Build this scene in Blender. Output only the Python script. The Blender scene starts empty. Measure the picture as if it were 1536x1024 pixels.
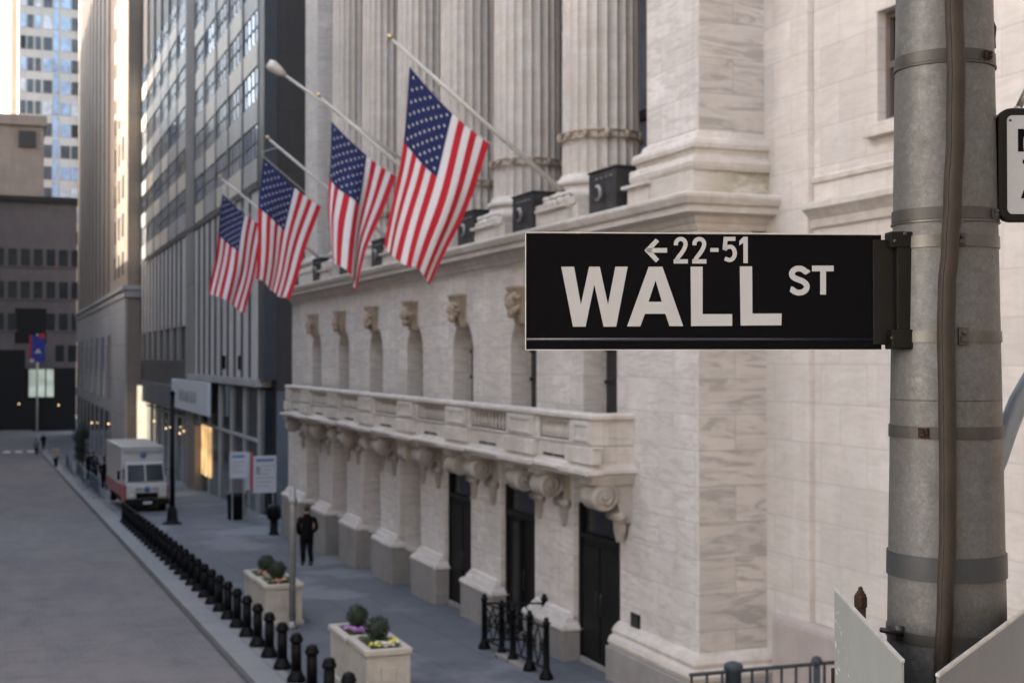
import bpy, math, random
from mathutils import Vector, Matrix
random.seed(7)
R = math.radians
sc = bpy.context.scene
col = sc.collection

# ------------------------------------------------------------------ camera numbers
FPX, CX, CY = 2000.0, 768.0, 512.0
YAW, PIT, CZ = math.atan(767/2000.), math.atan(24/2000.), 4.9
FW = Vector((math.sin(YAW)*math.cos(PIT), math.cos(YAW)*math.cos(PIT), math.sin(PIT)))
RT = Vector((math.cos(YAW), -math.sin(YAW), 0))
UP = RT.cross(FW)
CAM = Vector((0, 0, CZ))
def at(x, y, d):
    """point seen at photo pixel x, y, d metres in front of the lens (used to measure the near sign post)"""
    return CAM + (FW + RT*((x-CX)/FPX) - UP*((y-CY)/FPX))*d
def gz(y):
    """street level: falls 3.6 % from the camera's end, level beyond 150 m"""
    return -0.036*min(max(y, 0), 150)

# ------------------------------------------------------------------ node helpers / materials
def new_mat(name):
    m = bpy.data.materials.new(name); m.use_nodes = True
    nt = m.node_tree; nt.nodes.clear()
    out = nt.nodes.new('ShaderNodeOutputMaterial'); b = nt.nodes.new('ShaderNodeBsdfPrincipled')
    nt.links.new(b.outputs[0], out.inputs[0])
    return m, nt, b
def N(nt, t, **kw):
    n = nt.nodes.new(t)
    for k, v in kw.items():
        if k in n.inputs and not hasattr(n, k): n.inputs[k].default_value = v
        else: setattr(n, k, v)
    return n
def L(nt, a, b): nt.links.new(a, b)
def math_n(nt, op, a, b=None, clamp=False):
    n = nt.nodes.new('ShaderNodeMath'); n.operation = op; n.use_clamp = clamp
    for i, v in enumerate((a, b)):
        if v is None: continue
        if isinstance(v, (int, float)): n.inputs[i].default_value = v
        else: nt.links.new(v, n.inputs[i])
    return n.outputs[0]
def mixc(nt, fac, a, b, mode='MIX'):
    n = nt.nodes.new('ShaderNodeMix'); n.data_type = 'RGBA'; n.blend_type = mode
    for i, v in ((0, fac), (6, a), (7, b)):
        if isinstance(v, (int, float)): n.inputs[i].default_value = v
        elif isinstance(v, tuple): n.inputs[i].default_value = (*v[:3], 1)
        else: nt.links.new(v, n.inputs[i])
    return n.outputs[2]
def ramp(nt, fac, stops):
    n = nt.nodes.new('ShaderNodeValToRGB'); e = n.color_ramp.elements
    while len(e) < len(stops): e.new(0.5)
    for el, (p, c) in zip(e, stops):
        el.position = p; el.color = (c, c, c, 1) if isinstance(c, (int, float)) else (*c, 1)
    nt.links.new(fac, n.inputs[0]); return n.outputs[0]
def noise(nt, vec, scale, detail=4, rough=.55, dist=0):
    n = nt.nodes.new('ShaderNodeTexNoise')
    n.inputs['Scale'].default_value = scale; n.inputs['Detail'].default_value = detail
    n.inputs['Roughness'].default_value = rough; n.inputs['Distortion'].default_value = dist
    if vec is not None: nt.links.new(vec, n.inputs['Vector'])
    return n.outputs[0]
def mapping(nt, vec, scale=(1, 1, 1), rot=(0, 0, 0), loc=(0, 0, 0)):
    n = nt.nodes.new('ShaderNodeMapping')
    n.inputs['Scale'].default_value = scale; n.inputs['Rotation'].default_value = rot; n.inputs['Location'].default_value = loc
    nt.links.new(vec, n.inputs['Vector']); return n.outputs[0]
def world_pos(nt): return nt.nodes.new('ShaderNodeNewGeometry').outputs['Position']
def wall_uv(nt):
    """(along the wall, height) for vertical faces of either direction"""
    g = nt.nodes.new('ShaderNodeNewGeometry')
    sp = nt.nodes.new('ShaderNodeSeparateXYZ'); nt.links.new(g.outputs['Position'], sp.inputs[0])
    sn = nt.nodes.new('ShaderNodeSeparateXYZ'); nt.links.new(g.outputs['True Normal'], sn.inputs[0])
    f = math_n(nt, 'GREATER_THAN', math_n(nt, 'ABSOLUTE', sn.outputs[0]), .6)
    u = math_n(nt, 'ADD', math_n(nt, 'MULTIPLY', sp.outputs[1], f), math_n(nt, 'MULTIPLY', sp.outputs[0], math_n(nt, 'SUBTRACT', 1.0, f)))
    c = nt.nodes.new('ShaderNodeCombineXYZ'); nt.links.new(u, c.inputs[0]); nt.links.new(sp.outputs[2], c.inputs[1])
    return c.outputs[0], g.outputs['Position']
def bump(nt, b, h, strength=.3, dist=.02):
    n = nt.nodes.new('ShaderNodeBump'); n.inputs['Strength'].default_value = strength; n.inputs['Distance'].default_value = dist
    nt.links.new(h, n.inputs['Height']); nt.links.new(n.outputs[0], b.inputs['Normal'])

def plain(name, c, rough=.6, metal=0, var=.15, scale=6, spec=.5, bmp=0, coat=0):
    m, nt, b = new_mat(name)
    p = world_pos(nt)
    n1 = noise(nt, p, scale, 5)
    n2 = noise(nt, p, scale*7, 3)
    k = math_n(nt, 'ADD', math_n(nt, 'MULTIPLY', n1, .7), math_n(nt, 'MULTIPLY', n2, .3))
    lo = tuple(x*(1-var) for x in c); hi = tuple(min(1, x*(1+var)) for x in c)
    L(nt, ramp(nt, k, [(.3, lo), (.7, hi)]), b.inputs['Base Color'])
    b.inputs['Roughness'].default_value = rough; b.inputs['Metallic'].default_value = metal
    b.inputs['Specular IOR Level'].default_value = spec
    if coat: b.inputs['Coat Weight'].default_value = coat
    if bmp: bump(nt, b, n2, bmp, .01)
    return m

def stone(name, c1, c2, bw, bh, mortar=.008, vein=.35, veincol=(.30, .28, .26), vscale=1.0, dirt=.25, rough=.75, joint=.60, moss=False):
    """ashlar: coursed blocks with their own tint, drifting grey veins, weather marks"""
    m, nt, b = new_mat(name)
    uv, pos = wall_uv(nt)
    br = nt.nodes.new('ShaderNodeTexBrick'); L(nt, uv, br.inputs['Vector'])
    br.offset = .43; br.inputs['Color1'].default_value = (*c1, 1); br.inputs['Color2'].default_value = (*c2, 1)
    br.inputs['Scale'].default_value = 1; br.inputs['Mortar Size'].default_value = mortar; br.inputs['Mortar Smooth'].default_value = .3
    br.inputs['Brick Width'].default_value = bw; br.inputs['Row Height'].default_value = bh; br.inputs['Bias'].default_value = -.1
    br.inputs['Mortar'].default_value = tuple(x*joint for x in c1)+(1,)
    # veins: stretched, warped noise whose slant differs between stones
    w = nt.nodes.new('ShaderNodeTexBrick'); L(nt, uv, w.inputs['Vector']); w.offset = .43
    w.inputs['Color1'].default_value = (0, 0, 0, 1); w.inputs['Color2'].default_value = (1, 1, 1, 1)
    w.inputs['Scale'].default_value = 1; w.inputs['Mortar Size'].default_value = 0
    w.inputs['Brick Width'].default_value = bw; w.inputs['Row Height'].default_value = bh
    tone = ramp(nt, w.outputs['Color'], [(0, 1.0), (.25, .90), (.5, 1.0), (.75, .93), (1, .99)])
    off = nt.nodes.new('ShaderNodeVectorMath'); off.operation = 'SCALE'; L(nt, w.outputs['Color'], off.inputs[0]); off.inputs['Scale'].default_value = 17.0
    ad = nt.nodes.new('ShaderNodeVectorMath'); ad.operation = 'ADD'; L(nt, uv, ad.inputs[0]); L(nt, off.outputs[0], ad.inputs[1])
    v = noise(nt, mapping(nt, ad.outputs[0], (1.0*vscale, 5.2*vscale, 1), (0, 0, R(14))), 1.25, 6, .62, 1.3)
    vm = ramp(nt, v, [(.44, 0), (.53, .4), (.60, 1)])
    v2 = noise(nt, mapping(nt, ad.outputs[0], (1.6*vscale, 2.6*vscale, 1), (0, 0, R(-38))), 1.1, 5, .6, .8)
    vm2 = ramp(nt, v2, [(.5, 0), (.62, .8)])
    base = mixc(nt, 1.0 if mortar else 0.0, br.outputs['Color'], tone, 'MULTIPLY')
    base = mixc(nt, math_n(nt, 'MULTIPLY', vm, vein), base, veincol)
    base = mixc(nt, math_n(nt, 'MULTIPLY', vm2, vein*.55), base, tuple(x*.86 for x in c2))
    big = noise(nt, mapping(nt, pos, (.6, .6, .22)), 1.3, 5)
    base = mixc(nt, math_n(nt, 'MULTIPLY', ramp(nt, big, [(.45, 0), (.75, 1)]), dirt), base, tuple(x*.55 for x in c1))
    stk = noise(nt, mapping(nt, pos, (2.2, 2.2, .14)), 1.6, 6, .65)
    base = mixc(nt, math_n(nt, 'MULTIPLY', ramp(nt, stk, [(.54, 0), (.68, 1)]), dirt*.8), base, (c1[0]*.58, c1[1]*.53, c1[2]*.47))
    bl = noise(nt, pos, 2.6, 6, .68)
    base = mixc(nt, math_n(nt, 'MULTIPLY', ramp(nt, bl, [(.40, 1), (.60, 0)]), dirt*.9), base, (c1[0]*.66, c1[1]*.62, c1[2]*.57))
    if moss:
        mn = noise(nt, mapping(nt, pos, (.9, .9, 1.8)), 1.6, 6, .65)
        sx = nt.nodes.new('ShaderNodeSeparateXYZ'); L(nt, pos, sx.inputs[0])
        band = math_n(nt, 'MULTIPLY', ramp(nt, math_n(nt, 'MULTIPLY', sx.outputs[1], 1/100.), [(.1862, 1), (.190, 0)]),
                      ramp(nt, math_n(nt, 'DIVIDE', sx.outputs[0], 20.), [(.512, 0), (.56, 1)]))
        base = mixc(nt, math_n(nt, 'MULTIPLY', math_n(nt, 'MULTIPLY', ramp(nt, mn, [(.36, 0), (.52, 1)]), band), .9), base, (.17, .155, .055))
    L(nt, base, b.inputs['Base Color'])
    b.inputs['Roughness'].default_value = rough; b.inputs['Specular IOR Level'].default_value = .3
    fine = noise(nt, pos, 18, 4)
    bump(nt, b, math_n(nt, 'ADD', math_n(nt, 'MULTIPLY', br.outputs['Fac'], -1.0), math_n(nt, 'MULTIPLY', fine, .35)), .35, .012)
    return m

def glass_mat(name, c, rough=.06, spec=.9, tint=None):
    m, nt, b = new_mat(name)
    p = world_pos(nt)
    n = noise(nt, p, .8, 2)
    L(nt, ramp(nt, n, [(.35, tuple(x*.75 for x in c)), (.65, tuple(x*1.25 for x in c))]), b.inputs['Base Color'])
    b.inputs['Roughness'].default_value = rough; b.inputs['Specular IOR Level'].default_value = spec
    bump(nt, b, noise(nt, p, .55, 2), .08, .05)
    return m
def emit_mat(name, c, s, var=.4, scale=3):
    m, nt, b = new_mat(name)
    b.inputs['Base Color'].default_value = (*[x*.5 for x in c], 1)
    n = noise(nt, world_pos(nt), scale, 3)
    b.inputs['Emission Color'].default_value = (*c, 1)
    L(nt, math_n(nt, 'MULTIPLY', ramp(nt, n, [(.35, 1-var), (.65, 1.0)]), s), b.inputs['Emission Strength'])
    return m

M = {}
M['marble'] = stone('white_marble', (.68, .625, .585), (.56, .515, .48), 1.25, .57, vein=.48, dirt=.38)
M['marble_plain'] = stone('carved_marble', (.60, .545, .495), (.56, .51, .465), 2.4, 4.0, mortar=0, vein=.3, dirt=.55)
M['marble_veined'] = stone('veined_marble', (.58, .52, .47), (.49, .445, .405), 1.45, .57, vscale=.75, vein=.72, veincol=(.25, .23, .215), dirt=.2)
M['marble_moss'] = stone('mossy_marble', (.57, .51, .455), (.52, .47, .42), 3, 2, mortar=0, vein=.3, moss=True)
M['marble_wall'] = stone('pale_marble_wall', (.62, .56, .515), (.54, .49, .455), 1.15, .60, vein=.24, dirt=.28, joint=.68)
M['granite_base'] = stone('grey_granite', (0.272, 0.2516, 0.2346), (0.28, 0.26, 0.244), 1.6, .9, mortar=.004, vein=.2, dirt=.4)
M['pink_granite'] = stone('pinkish_granite', (.44, .375, .345), (.39, .335, .31), 1.5, .8, mortar=.004, vein=.15, dirt=.3)
M['soot_stone'] = plain('sooty_stone', (.20, .175, .155), .9, var=.35, scale=3)  # dark tone stands in for the balcony's inner shade
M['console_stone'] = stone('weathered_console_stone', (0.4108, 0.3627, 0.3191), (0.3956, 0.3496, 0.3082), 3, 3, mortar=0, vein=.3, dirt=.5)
M['column_stone'] = stone('column_stone', (.62, .555, .50), (.565, .51, .46), 6, 1.35, mortar=.004, vein=.25, dirt=.5, joint=.8)
M['carved_brown'] = plain('weathered_carved_stone', (.30, .235, .175), .85, var=.45, scale=5, bmp=.5)
M['sash_brown'] = plain('brown_sash_paint', (.10, .08, .065), .6)
M['bronze_dark'] = plain('dark_bronze', (0.0175, 0.016, 0.015), .45, .4, var=.3, spec=0.14)
M['door_leaf'] = plain('black_door_paint', (0.011, 0.01, 0.01), .5, var=.3, spec=0.14)
M['door_glass'] = glass_mat('dark_door_glass', (.012, .012, .013), .15, .35)
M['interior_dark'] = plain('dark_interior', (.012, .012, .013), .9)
M['lead_box'] = plain('weathered_black_metal', (.045, .043, .043), .6, .2, var=.5, scale=4, spec=0.14)
M['black_iron'] = plain('black_painted_iron', (0.0027, 0.0027, 0.0036), .5, 0, var=.3, scale=9, spec=0.14)
M['slate_iron'] = plain('slate_painted_iron', (0.03675, 0.04462, 0.0525), .5, 0, var=.3, spec=0.14)
M['pole_white'] = plain('white_painted_pole', (0.51, 0.476, 0.4335), .45, 0, var=.08)
M['gold'] = plain('dull_gold', (.55, .42, .22), .35, .7)
M['flag_red'] = plain('flag_red_cloth', (.42, .008, .020), .85, var=.06, scale=20)
M['flag_white'] = plain('flag_white_cloth', (.62, .59, .605), .85, var=.04, scale=20)
M['flag_blue'] = plain('flag_blue_cloth', (.006, .014, .078), .85, var=.08, scale=20)
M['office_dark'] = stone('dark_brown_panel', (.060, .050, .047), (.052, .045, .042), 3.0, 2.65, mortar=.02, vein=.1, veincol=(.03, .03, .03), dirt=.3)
M['office_edge'] = plain('slate_blue_pilaster', (0.0576, 0.06, 0.0656), .4, .2)
M['office_mullion'] = plain('grey_mullion', (0.08, 0.08, 0.084), .45, .3)
M['office_panel'] = plain('pale_metal_panel', (.64, .585, .51), .4, .1, var=.14, scale=.6)  # cream tone paints reflected sunlight onto about half of the grey panels
M['office_panel_grey'] = plain('grey_metal_panel', (.40, .395, .39), .4, .1, var=.18, scale=.6)
M['office_stone'] = stone('greige_stone_panels', (.30, .285, .27), (.26, .25, .24), 1.45, 9.4, mortar=.03, joint=.3, vein=.15, dirt=.3)
M['office_slab'] = plain('greige_slab', (.52, .50, .485), .6, 0, var=.14, scale=.5)
M['office_band'] = plain('blue_grey_fascia', (.105, .12, .14), .45, .1, var=.2, scale=.4)
M['glass'] = glass_mat('window_glass', (.05, .06, .075), .09, .4)
M['glass_mirror'] = glass_mat('reflective_glass', (.40, .42, .45), .22, .7)
M['blind_pane'] = glass_mat('pane_with_pale_blind', (.34, .32, .28), .2, .5)
M['glass_dark'] = glass_mat('dark_pane', (.022, .026, .030), .3, .2)
M['wide_band'] = plain('blue_grey_strap', (0.0288, 0.032, 0.0376), .5, .3, var=.2, scale=12, spec=0.25)
M['panel_white'] = plain('white_sign_sheet', (.255, .265, .29), .5, var=.03)
M['glass_blue'] = glass_mat('blue_window_glass', (.22, .31, .44), .06, 1.0)
M['shop_glass'] = glass_mat('shop_glass', (.030, .036, .045), .1, .5)
M['tower_brown'] = stone('brown_stone', (.255, .205, .165), (.22, .18, .15), 2.2, 1.1, mortar=.01, vein=.1, dirt=.3)
M['tower_rib'] = plain('dark_brown_rib', (.175, .145, .125), .7, var=.2, scale=.6)
M['dark_strip'] = plain('dark_window_strip', (.06, .05, .045), .4, var=.4, scale=.5)
M['tower_base'] = stone('grey_stone_base', (.33, .325, .33), (.29, .285, .295), 3.2, 3.0, mortar=.03, joint=.5, vein=.1, dirt=.2)
M['end_stone'] = stone('purple_brown_stone', (.165, .150, .155), (.18, .15, .15), 1.7, 1.2, mortar=.012, vein=.05, dirt=.25)
M['brown_mass'] = stone('brown_masonry', (.235, .190, .160), (.21, .17, .145), 2, 1, mortar=.01, vein=.05, dirt=.35)
M['pale_tower'] = stone('pale_tower_masonry', (.46, .42, .38), (.42, .39, .36), 2.6, 2.0, mortar=.02, vein=.05, dirt=.15)
M['cream_tower'] = stone('cream_masonry', (.66, .58, .46), (.62, .55, .44), 2, 2, mortar=.01, vein=.05, dirt=.1)
M['opp_stone'] = stone('tan_limestone', (.60, .56, .50), (.55, .51, .455), 1.8, .8, vein=.1, dirt=.25)
M['white_board'] = plain('white_board', (.58, .61, .66), .5, var=.05)
M['paper'] = plain('printed_paper', (0.464, 0.464, 0.496), .6, var=.04)
M['ink_grey'] = plain('grey_print', (.24, .26, .28), .7)
M['ink_blue'] = plain('blue_print', (.10, .16, .33), .7)
M['ink_red'] = plain('red_print', (.42, .06, .07), .7)
M['truck_white'] = plain('truck_white_paint', (0.4712, 0.4484, 0.4256), .35, 0, var=.07, coat=.3)
M['truck_red'] = plain('truck_red_paint', (0.288, 0.0176, 0.024), .35, 0, var=.12, coat=.3)
M['rubber'] = plain('black_rubber', (0.0108, 0.0108, 0.0114), .85, spec=0.14)
M['chrome'] = plain('dull_chrome', (.5, .5, .5), .25, 1)
M['lamp_glass'] = plain('headlamp_glass', (.55, .55, .5), .1, 0)
M['barrier_steel'] = plain('galvanised_barrier', (.11, .135, .175), .45, .6, var=.15)
M['planter_stone'] = plain('cast_stone', (0.3829, 0.3468, 0.2962), .85, var=.12, scale=5, bmp=.2)
M['soil'] = plain('dark_soil', (.05, .04, .03), .95, var=.4, scale=30)
M['leaf_dark'] = plain('boxwood_leaf', (0.018, 0.0288, 0.0132), .6, var=.5, scale=25)
M['leaf_mid'] = plain('bedding_leaf', (0.056, 0.104, 0.024), .6, var=.5, scale=25)
M['petal_yellow'] = plain('yellow_petal', (0.576, 0.496, 0.04), .7)
M['petal_white'] = plain('white_petal', (0.6, 0.6, 0.544), .7)
M['petal_purple'] = plain('purple_petal', (.38, .16, .44), .7)
M['petal_orange'] = plain('salmon_petal', (.60, .30, .20), .7)
M['grey_post'] = plain('grey_steel_post', (.27, .265, .26), .5, .5, var=.2)
M['sign_black'] = plain('black_sign_sheet', (.0007, .0008, .0017), .5, 0, var=.12, scale=3, spec=.05)
M['sign_rib'] = plain('sign_rib_enamel', (.012, .012, .021), .3, 0, var=.1, spec=.35)
M['sign_letter'] = plain('reflective_letter_sheet', (.258, .264, .284), .55, 0, var=.035, scale=9)
M['sign_edge'] = plain('bare_aluminium_edge', (.36, .365, .375), .4, .35, var=.1)
M['bracket_black'] = plain('black_bracket', (.0028, .0027, .0028), .45, 0, var=.35, scale=14, spec=0.14)
M['steel_band'] = plain('stainless_band', (0.06, 0.0592, 0.0576), .42, .7, var=.25, scale=10)
M['dull_band'] = plain('weathered_band', (0.0384, 0.0376, 0.0376), .5, .5, var=.3, scale=12, spec=0.25)
M['conduit'] = plain('brown_conduit', (0.024, 0.0192, 0.016), .6, .05, var=.25, scale=16, spec=0.14)
M['rust'] = plain('rusty_iron', (.03, .018, .013), .85, .2, var=.5, scale=30, bmp=.4, spec=0.14)
M['blue_tube'] = plain('blue_grey_painted_tube', (0.1125, 0.1294, 0.1575), .45, .1, var=.18, scale=12)
M['panel_back'] = plain('sign_back_aluminium', (0.16, 0.172, 0.172), .55, .15, var=.10, scale=7)
M['panel_back_blue'] = plain('sign_back_bluish', (0.07216, 0.08446, 0.105), .55, .15, var=.12, scale=7)
M['panel_edge'] = plain('worn_panel_edge', (0.272, 0.272, 0.272), .5, .3, var=.25, scale=20)
M['chip'] = plain('flaked_paint', (0.42, 0.42, 0.408), .8, var=.2, scale=30)
M['skin'] = plain('skin', (.45, .28, .20), .6, var=.06)
M['hair'] = plain('dark_hair', (.02, .016, .013), .7)
M['coat_black'] = plain('black_coat', (0.0048, 0.0044, 0.0052), .9, var=.3, spec=0.14)
M['trouser_black'] = plain('black_trousers', (0.007, 0.007, 0.009), .9, var=.3, spec=0.14)
M['coat_navy'] = plain('navy_coat', (.022, .026, .045), .9, var=.3, spec=0.14)
M['coat_tan'] = plain('tan_coat', (.33, .27, .22), .9, var=.2)
M['coat_maroon'] = plain('maroon_coat', (.09, .02, .022), .9, var=.3)
M['coat_grey'] = plain('grey_coat', (.16, .165, .18), .9, var=.3)
M['shoe'] = plain('black_shoe', (.012, .012, .012), .5)
M['warm_light'] = emit_mat('warm_lit_interior', (1, .62, .26), .26, .7, 1.2)
M['lit_panel'] = emit_mat('lit_white_panel', (1, .86, .62), .20, .35, 1.0)
M['lit_window'] = emit_mat('pale_lit_window', (.80, .92, .80), .075, .5, .6)
M['bulb'] = emit_mat('warm_bulb', (1, .66, .32), .5, .1, 1)
M['banner_blue'] = plain('blue_banner', (.03, .05, .30), .7)
M['banner_red'] = plain('red_banner', (.50, .03, .05), .7)
M['paint_white'] = plain('worn_road_paint', (.52, .51, .50), .8, var=.2, scale=3)

def galv(name):
    """weathered galvanised pole: spangle mottling, vertical drips, brown streak"""
    m, nt, b = new_mat(name)
    p = world_pos(nt)
    a = noise(nt, p, 26, 8, .7)
    sp = noise(nt, mapping(nt, p, (1, 1, .08)), 30, 4, .6)
    bigv = noise(nt, p, 3.2, 4)
    c = ramp(nt, a, [(.28, (.046, .047, .049)), (.52, (.061, .063, .067)), (.72, (.082, .084, .089))])
    c = mixc(nt, math_n(nt, 'MULTIPLY', ramp(nt, sp, [(.50, 0), (.70, 1)]), .55), c, (.052, .046, .041))
    c = mixc(nt, math_n(nt, 'MULTIPLY', ramp(nt, bigv, [(.42, 0), (.62, 1)]), .35), c, (.074, .082, .094))
    vor = nt.nodes.new('ShaderNodeTexVoronoi'); vor.inputs['Scale'].default_value = 150; L(nt, p, vor.inputs['Vector'])
    bwn = nt.nodes.new('ShaderNodeRGBToBW'); L(nt, vor.outputs['Color'], bwn.inputs[0])
    c = mixc(nt, .16, c, bwn.outputs[0], 'OVERLAY')
    sk_ = noise(nt, mapping(nt, p, (1, 1, .05)), 9, 4, .6)
    c = mixc(nt, math_n(nt, 'MULTIPLY', ramp(nt, sk_, [(.52, 0), (.64, 1)]), .6), c, (.058, .048, .040))
    wm = noise(nt, p, 95, 6, .75, .8)
    c = mixc(nt, ramp(nt, wm, [(.38, .5), (.56, 0)]), c, (.030, .029, .028))
    c = mixc(nt, ramp(nt, wm, [(.56, 0), (.74, .3)]), c, (.105, .106, .109))
    pit = noise(nt, p, 90, 3)
    c = mixc(nt, math_n(nt, 'MULTIPLY', ramp(nt, pit, [(.62, 0), (.70, 1)]), .5), c, (.05, .045, .04))
    L(nt, c, b.inputs['Base Color'])
    b.inputs['Metallic'].default_value = .25
    L(nt, ramp(nt, a, [(.3, .62), (.7, .48)]), b.inputs['Roughness'])
    bump(nt, b, math_n(nt, 'ADD', a, math_n(nt, 'MULTIPLY', pit, .5)), .22, .004)
    return m
M['galvanised'] = galv('galvanised_steel')

def road_mat():
    m, nt, b = new_mat('road_pavers')
    p = world_pos(nt)
    br = nt.nodes.new('ShaderNodeTexBrick'); L(nt, mapping(nt, p, (1, 1, 1), (0, 0, R(90))), br.inputs['Vector'])
    br.inputs['Scale'].default_value = 1; br.inputs['Brick Width'].default_value = .26; br.inputs['Row Height'].default_value = .13
    br.inputs['Mortar Size'].default_value = .008; br.inputs['Color1'].default_value = (.142, .133, .138, 1)
    br.inputs['Color2'].default_value = (.128, .120, .125, 1); br.inputs['Mortar'].default_value = (.105, .099, .105, 1)
    big = noise(nt, mapping(nt, p, (1, .35, 1)), .7, 7, .68)
    c = mixc(nt, ramp(nt, big, [(.40, 0), (.60, .85)]), br.outputs['Color'], (.178, .160, .153))
    spot = noise(nt, p, 1.7, 5, .7)
    c = mixc(nt, ramp(nt, spot, [(.56, 0), (.72, .6)]), c, (.085, .080, .084))
    vo = nt.nodes.new('ShaderNodeTexVoronoi'); vo.feature = 'DISTANCE_TO_EDGE'; vo.inputs['Scale'].default_value = .22
    wv = nt.nodes.new('ShaderNodeVectorMath'); wv.operation = 'ADD'; L(nt, p, wv.inputs[0])
    nz = nt.nodes.new('ShaderNodeTexNoise'); nz.inputs['Scale'].default_value = .9; nz.inputs['Detail'].default_value = 5; L(nt, p, nz.inputs['Vector'])
    ns = nt.nodes.new('ShaderNodeVectorMath'); ns.operation = 'SCALE'; ns.inputs['Scale'].default_value = 2.5; L(nt, nz.outputs['Color'], ns.inputs[0]); L(nt, ns.outputs[0], wv.inputs[1])
    L(nt, wv.outputs[0], vo.inputs['Vector'])
    c = mixc(nt, ramp(nt, vo.outputs['Distance'], [(.003, .30), (.012, 0)]), c, (.05, .047, .049))
    sl = noise(nt, mapping(nt, p, (.5, 3.0, 1), (0, 0, R(8))), .8, 6, .7)
    c = mixc(nt, ramp(nt, sl, [(.54, 0), (.66, .55)]), c, (.095, .088, .092))
    c = mixc(nt, ramp(nt, sl, [(.34, .5), (.46, 0)]), c, (.165, .155, .158))
    L(nt, c, b.inputs['Base Color']); b.inputs['Roughness'].default_value = .8; b.inputs['Specular IOR Level'].default_value = .3
    bump(nt, b, br.outputs['Fac'], -.4, .01)
    return m
M['road'] = road_mat()
def slab_mat(name, c1, c2, bw, bh, rot=0, patch=.8):
    m, nt, b = new_mat(name)
    p = world_pos(nt)
    br = nt.nodes.new('ShaderNodeTexBrick'); L(nt, mapping(nt, p, (1, 1, 1), (0, 0, R(rot))), br.inputs['Vector'])
    br.inputs['Scale'].default_value = 1; br.inputs['Brick Width'].default_value = bw; br.inputs['Row Height'].default_value = bh
    br.inputs['Mortar Size'].default_value = .014; br.inputs['Mortar Smooth'].default_value = .3
    br.inputs['Color1'].default_value = (*c1, 1); br.inputs['Color2'].default_value = (*c2, 1); br.inputs['Mortar'].default_value = (*[x*.5 for x in c1], 1)
    br.inputs['Bias'].default_value = -.2
    big = noise(nt, p, .30, 5, .6)
    c = mixc(nt, ramp(nt, big, [(.52, 0), (.60, patch)]), br.outputs['Color'], (c1[0]*2.0, c1[1]*1.9, c1[2]*1.75))
    st = noise(nt, p, 1.6, 6, .7)
    c = mixc(nt, ramp(nt, st, [(.55, 0), (.75, .5)]), c, tuple(x*.55 for x in c1))
    L(nt, c, b.inputs['Base Color']); b.inputs['Roughness'].default_value = .72; b.inputs['Specular IOR Level'].default_value = .35
    bump(nt, b, br.outputs['Fac'], -.3, .01)
    return m
M['sidewalk'] = slab_mat('bluestone_slabs', (.090, .096, .111), (.112, .115, .124), 1.6, 1.1, 90)
M['kerb'] = slab_mat('granite_kerb', (.20, .198, .20), (.19, .19, .195), 2.0, .68, 90, .12)
M['gutter'] = plain('dirty_gutter', (.055, .052, .054), .85, var=.4, scale=2)  # shade of the kerb face put into the colour
M['cast_iron'] = plain('worn_cast_iron', (.045, .042, .042), .5, .5, var=.3)
M['terrain'] = plain('distant_asphalt', (.09, .09, .09), .9, var=.2, scale=.2)

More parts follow.
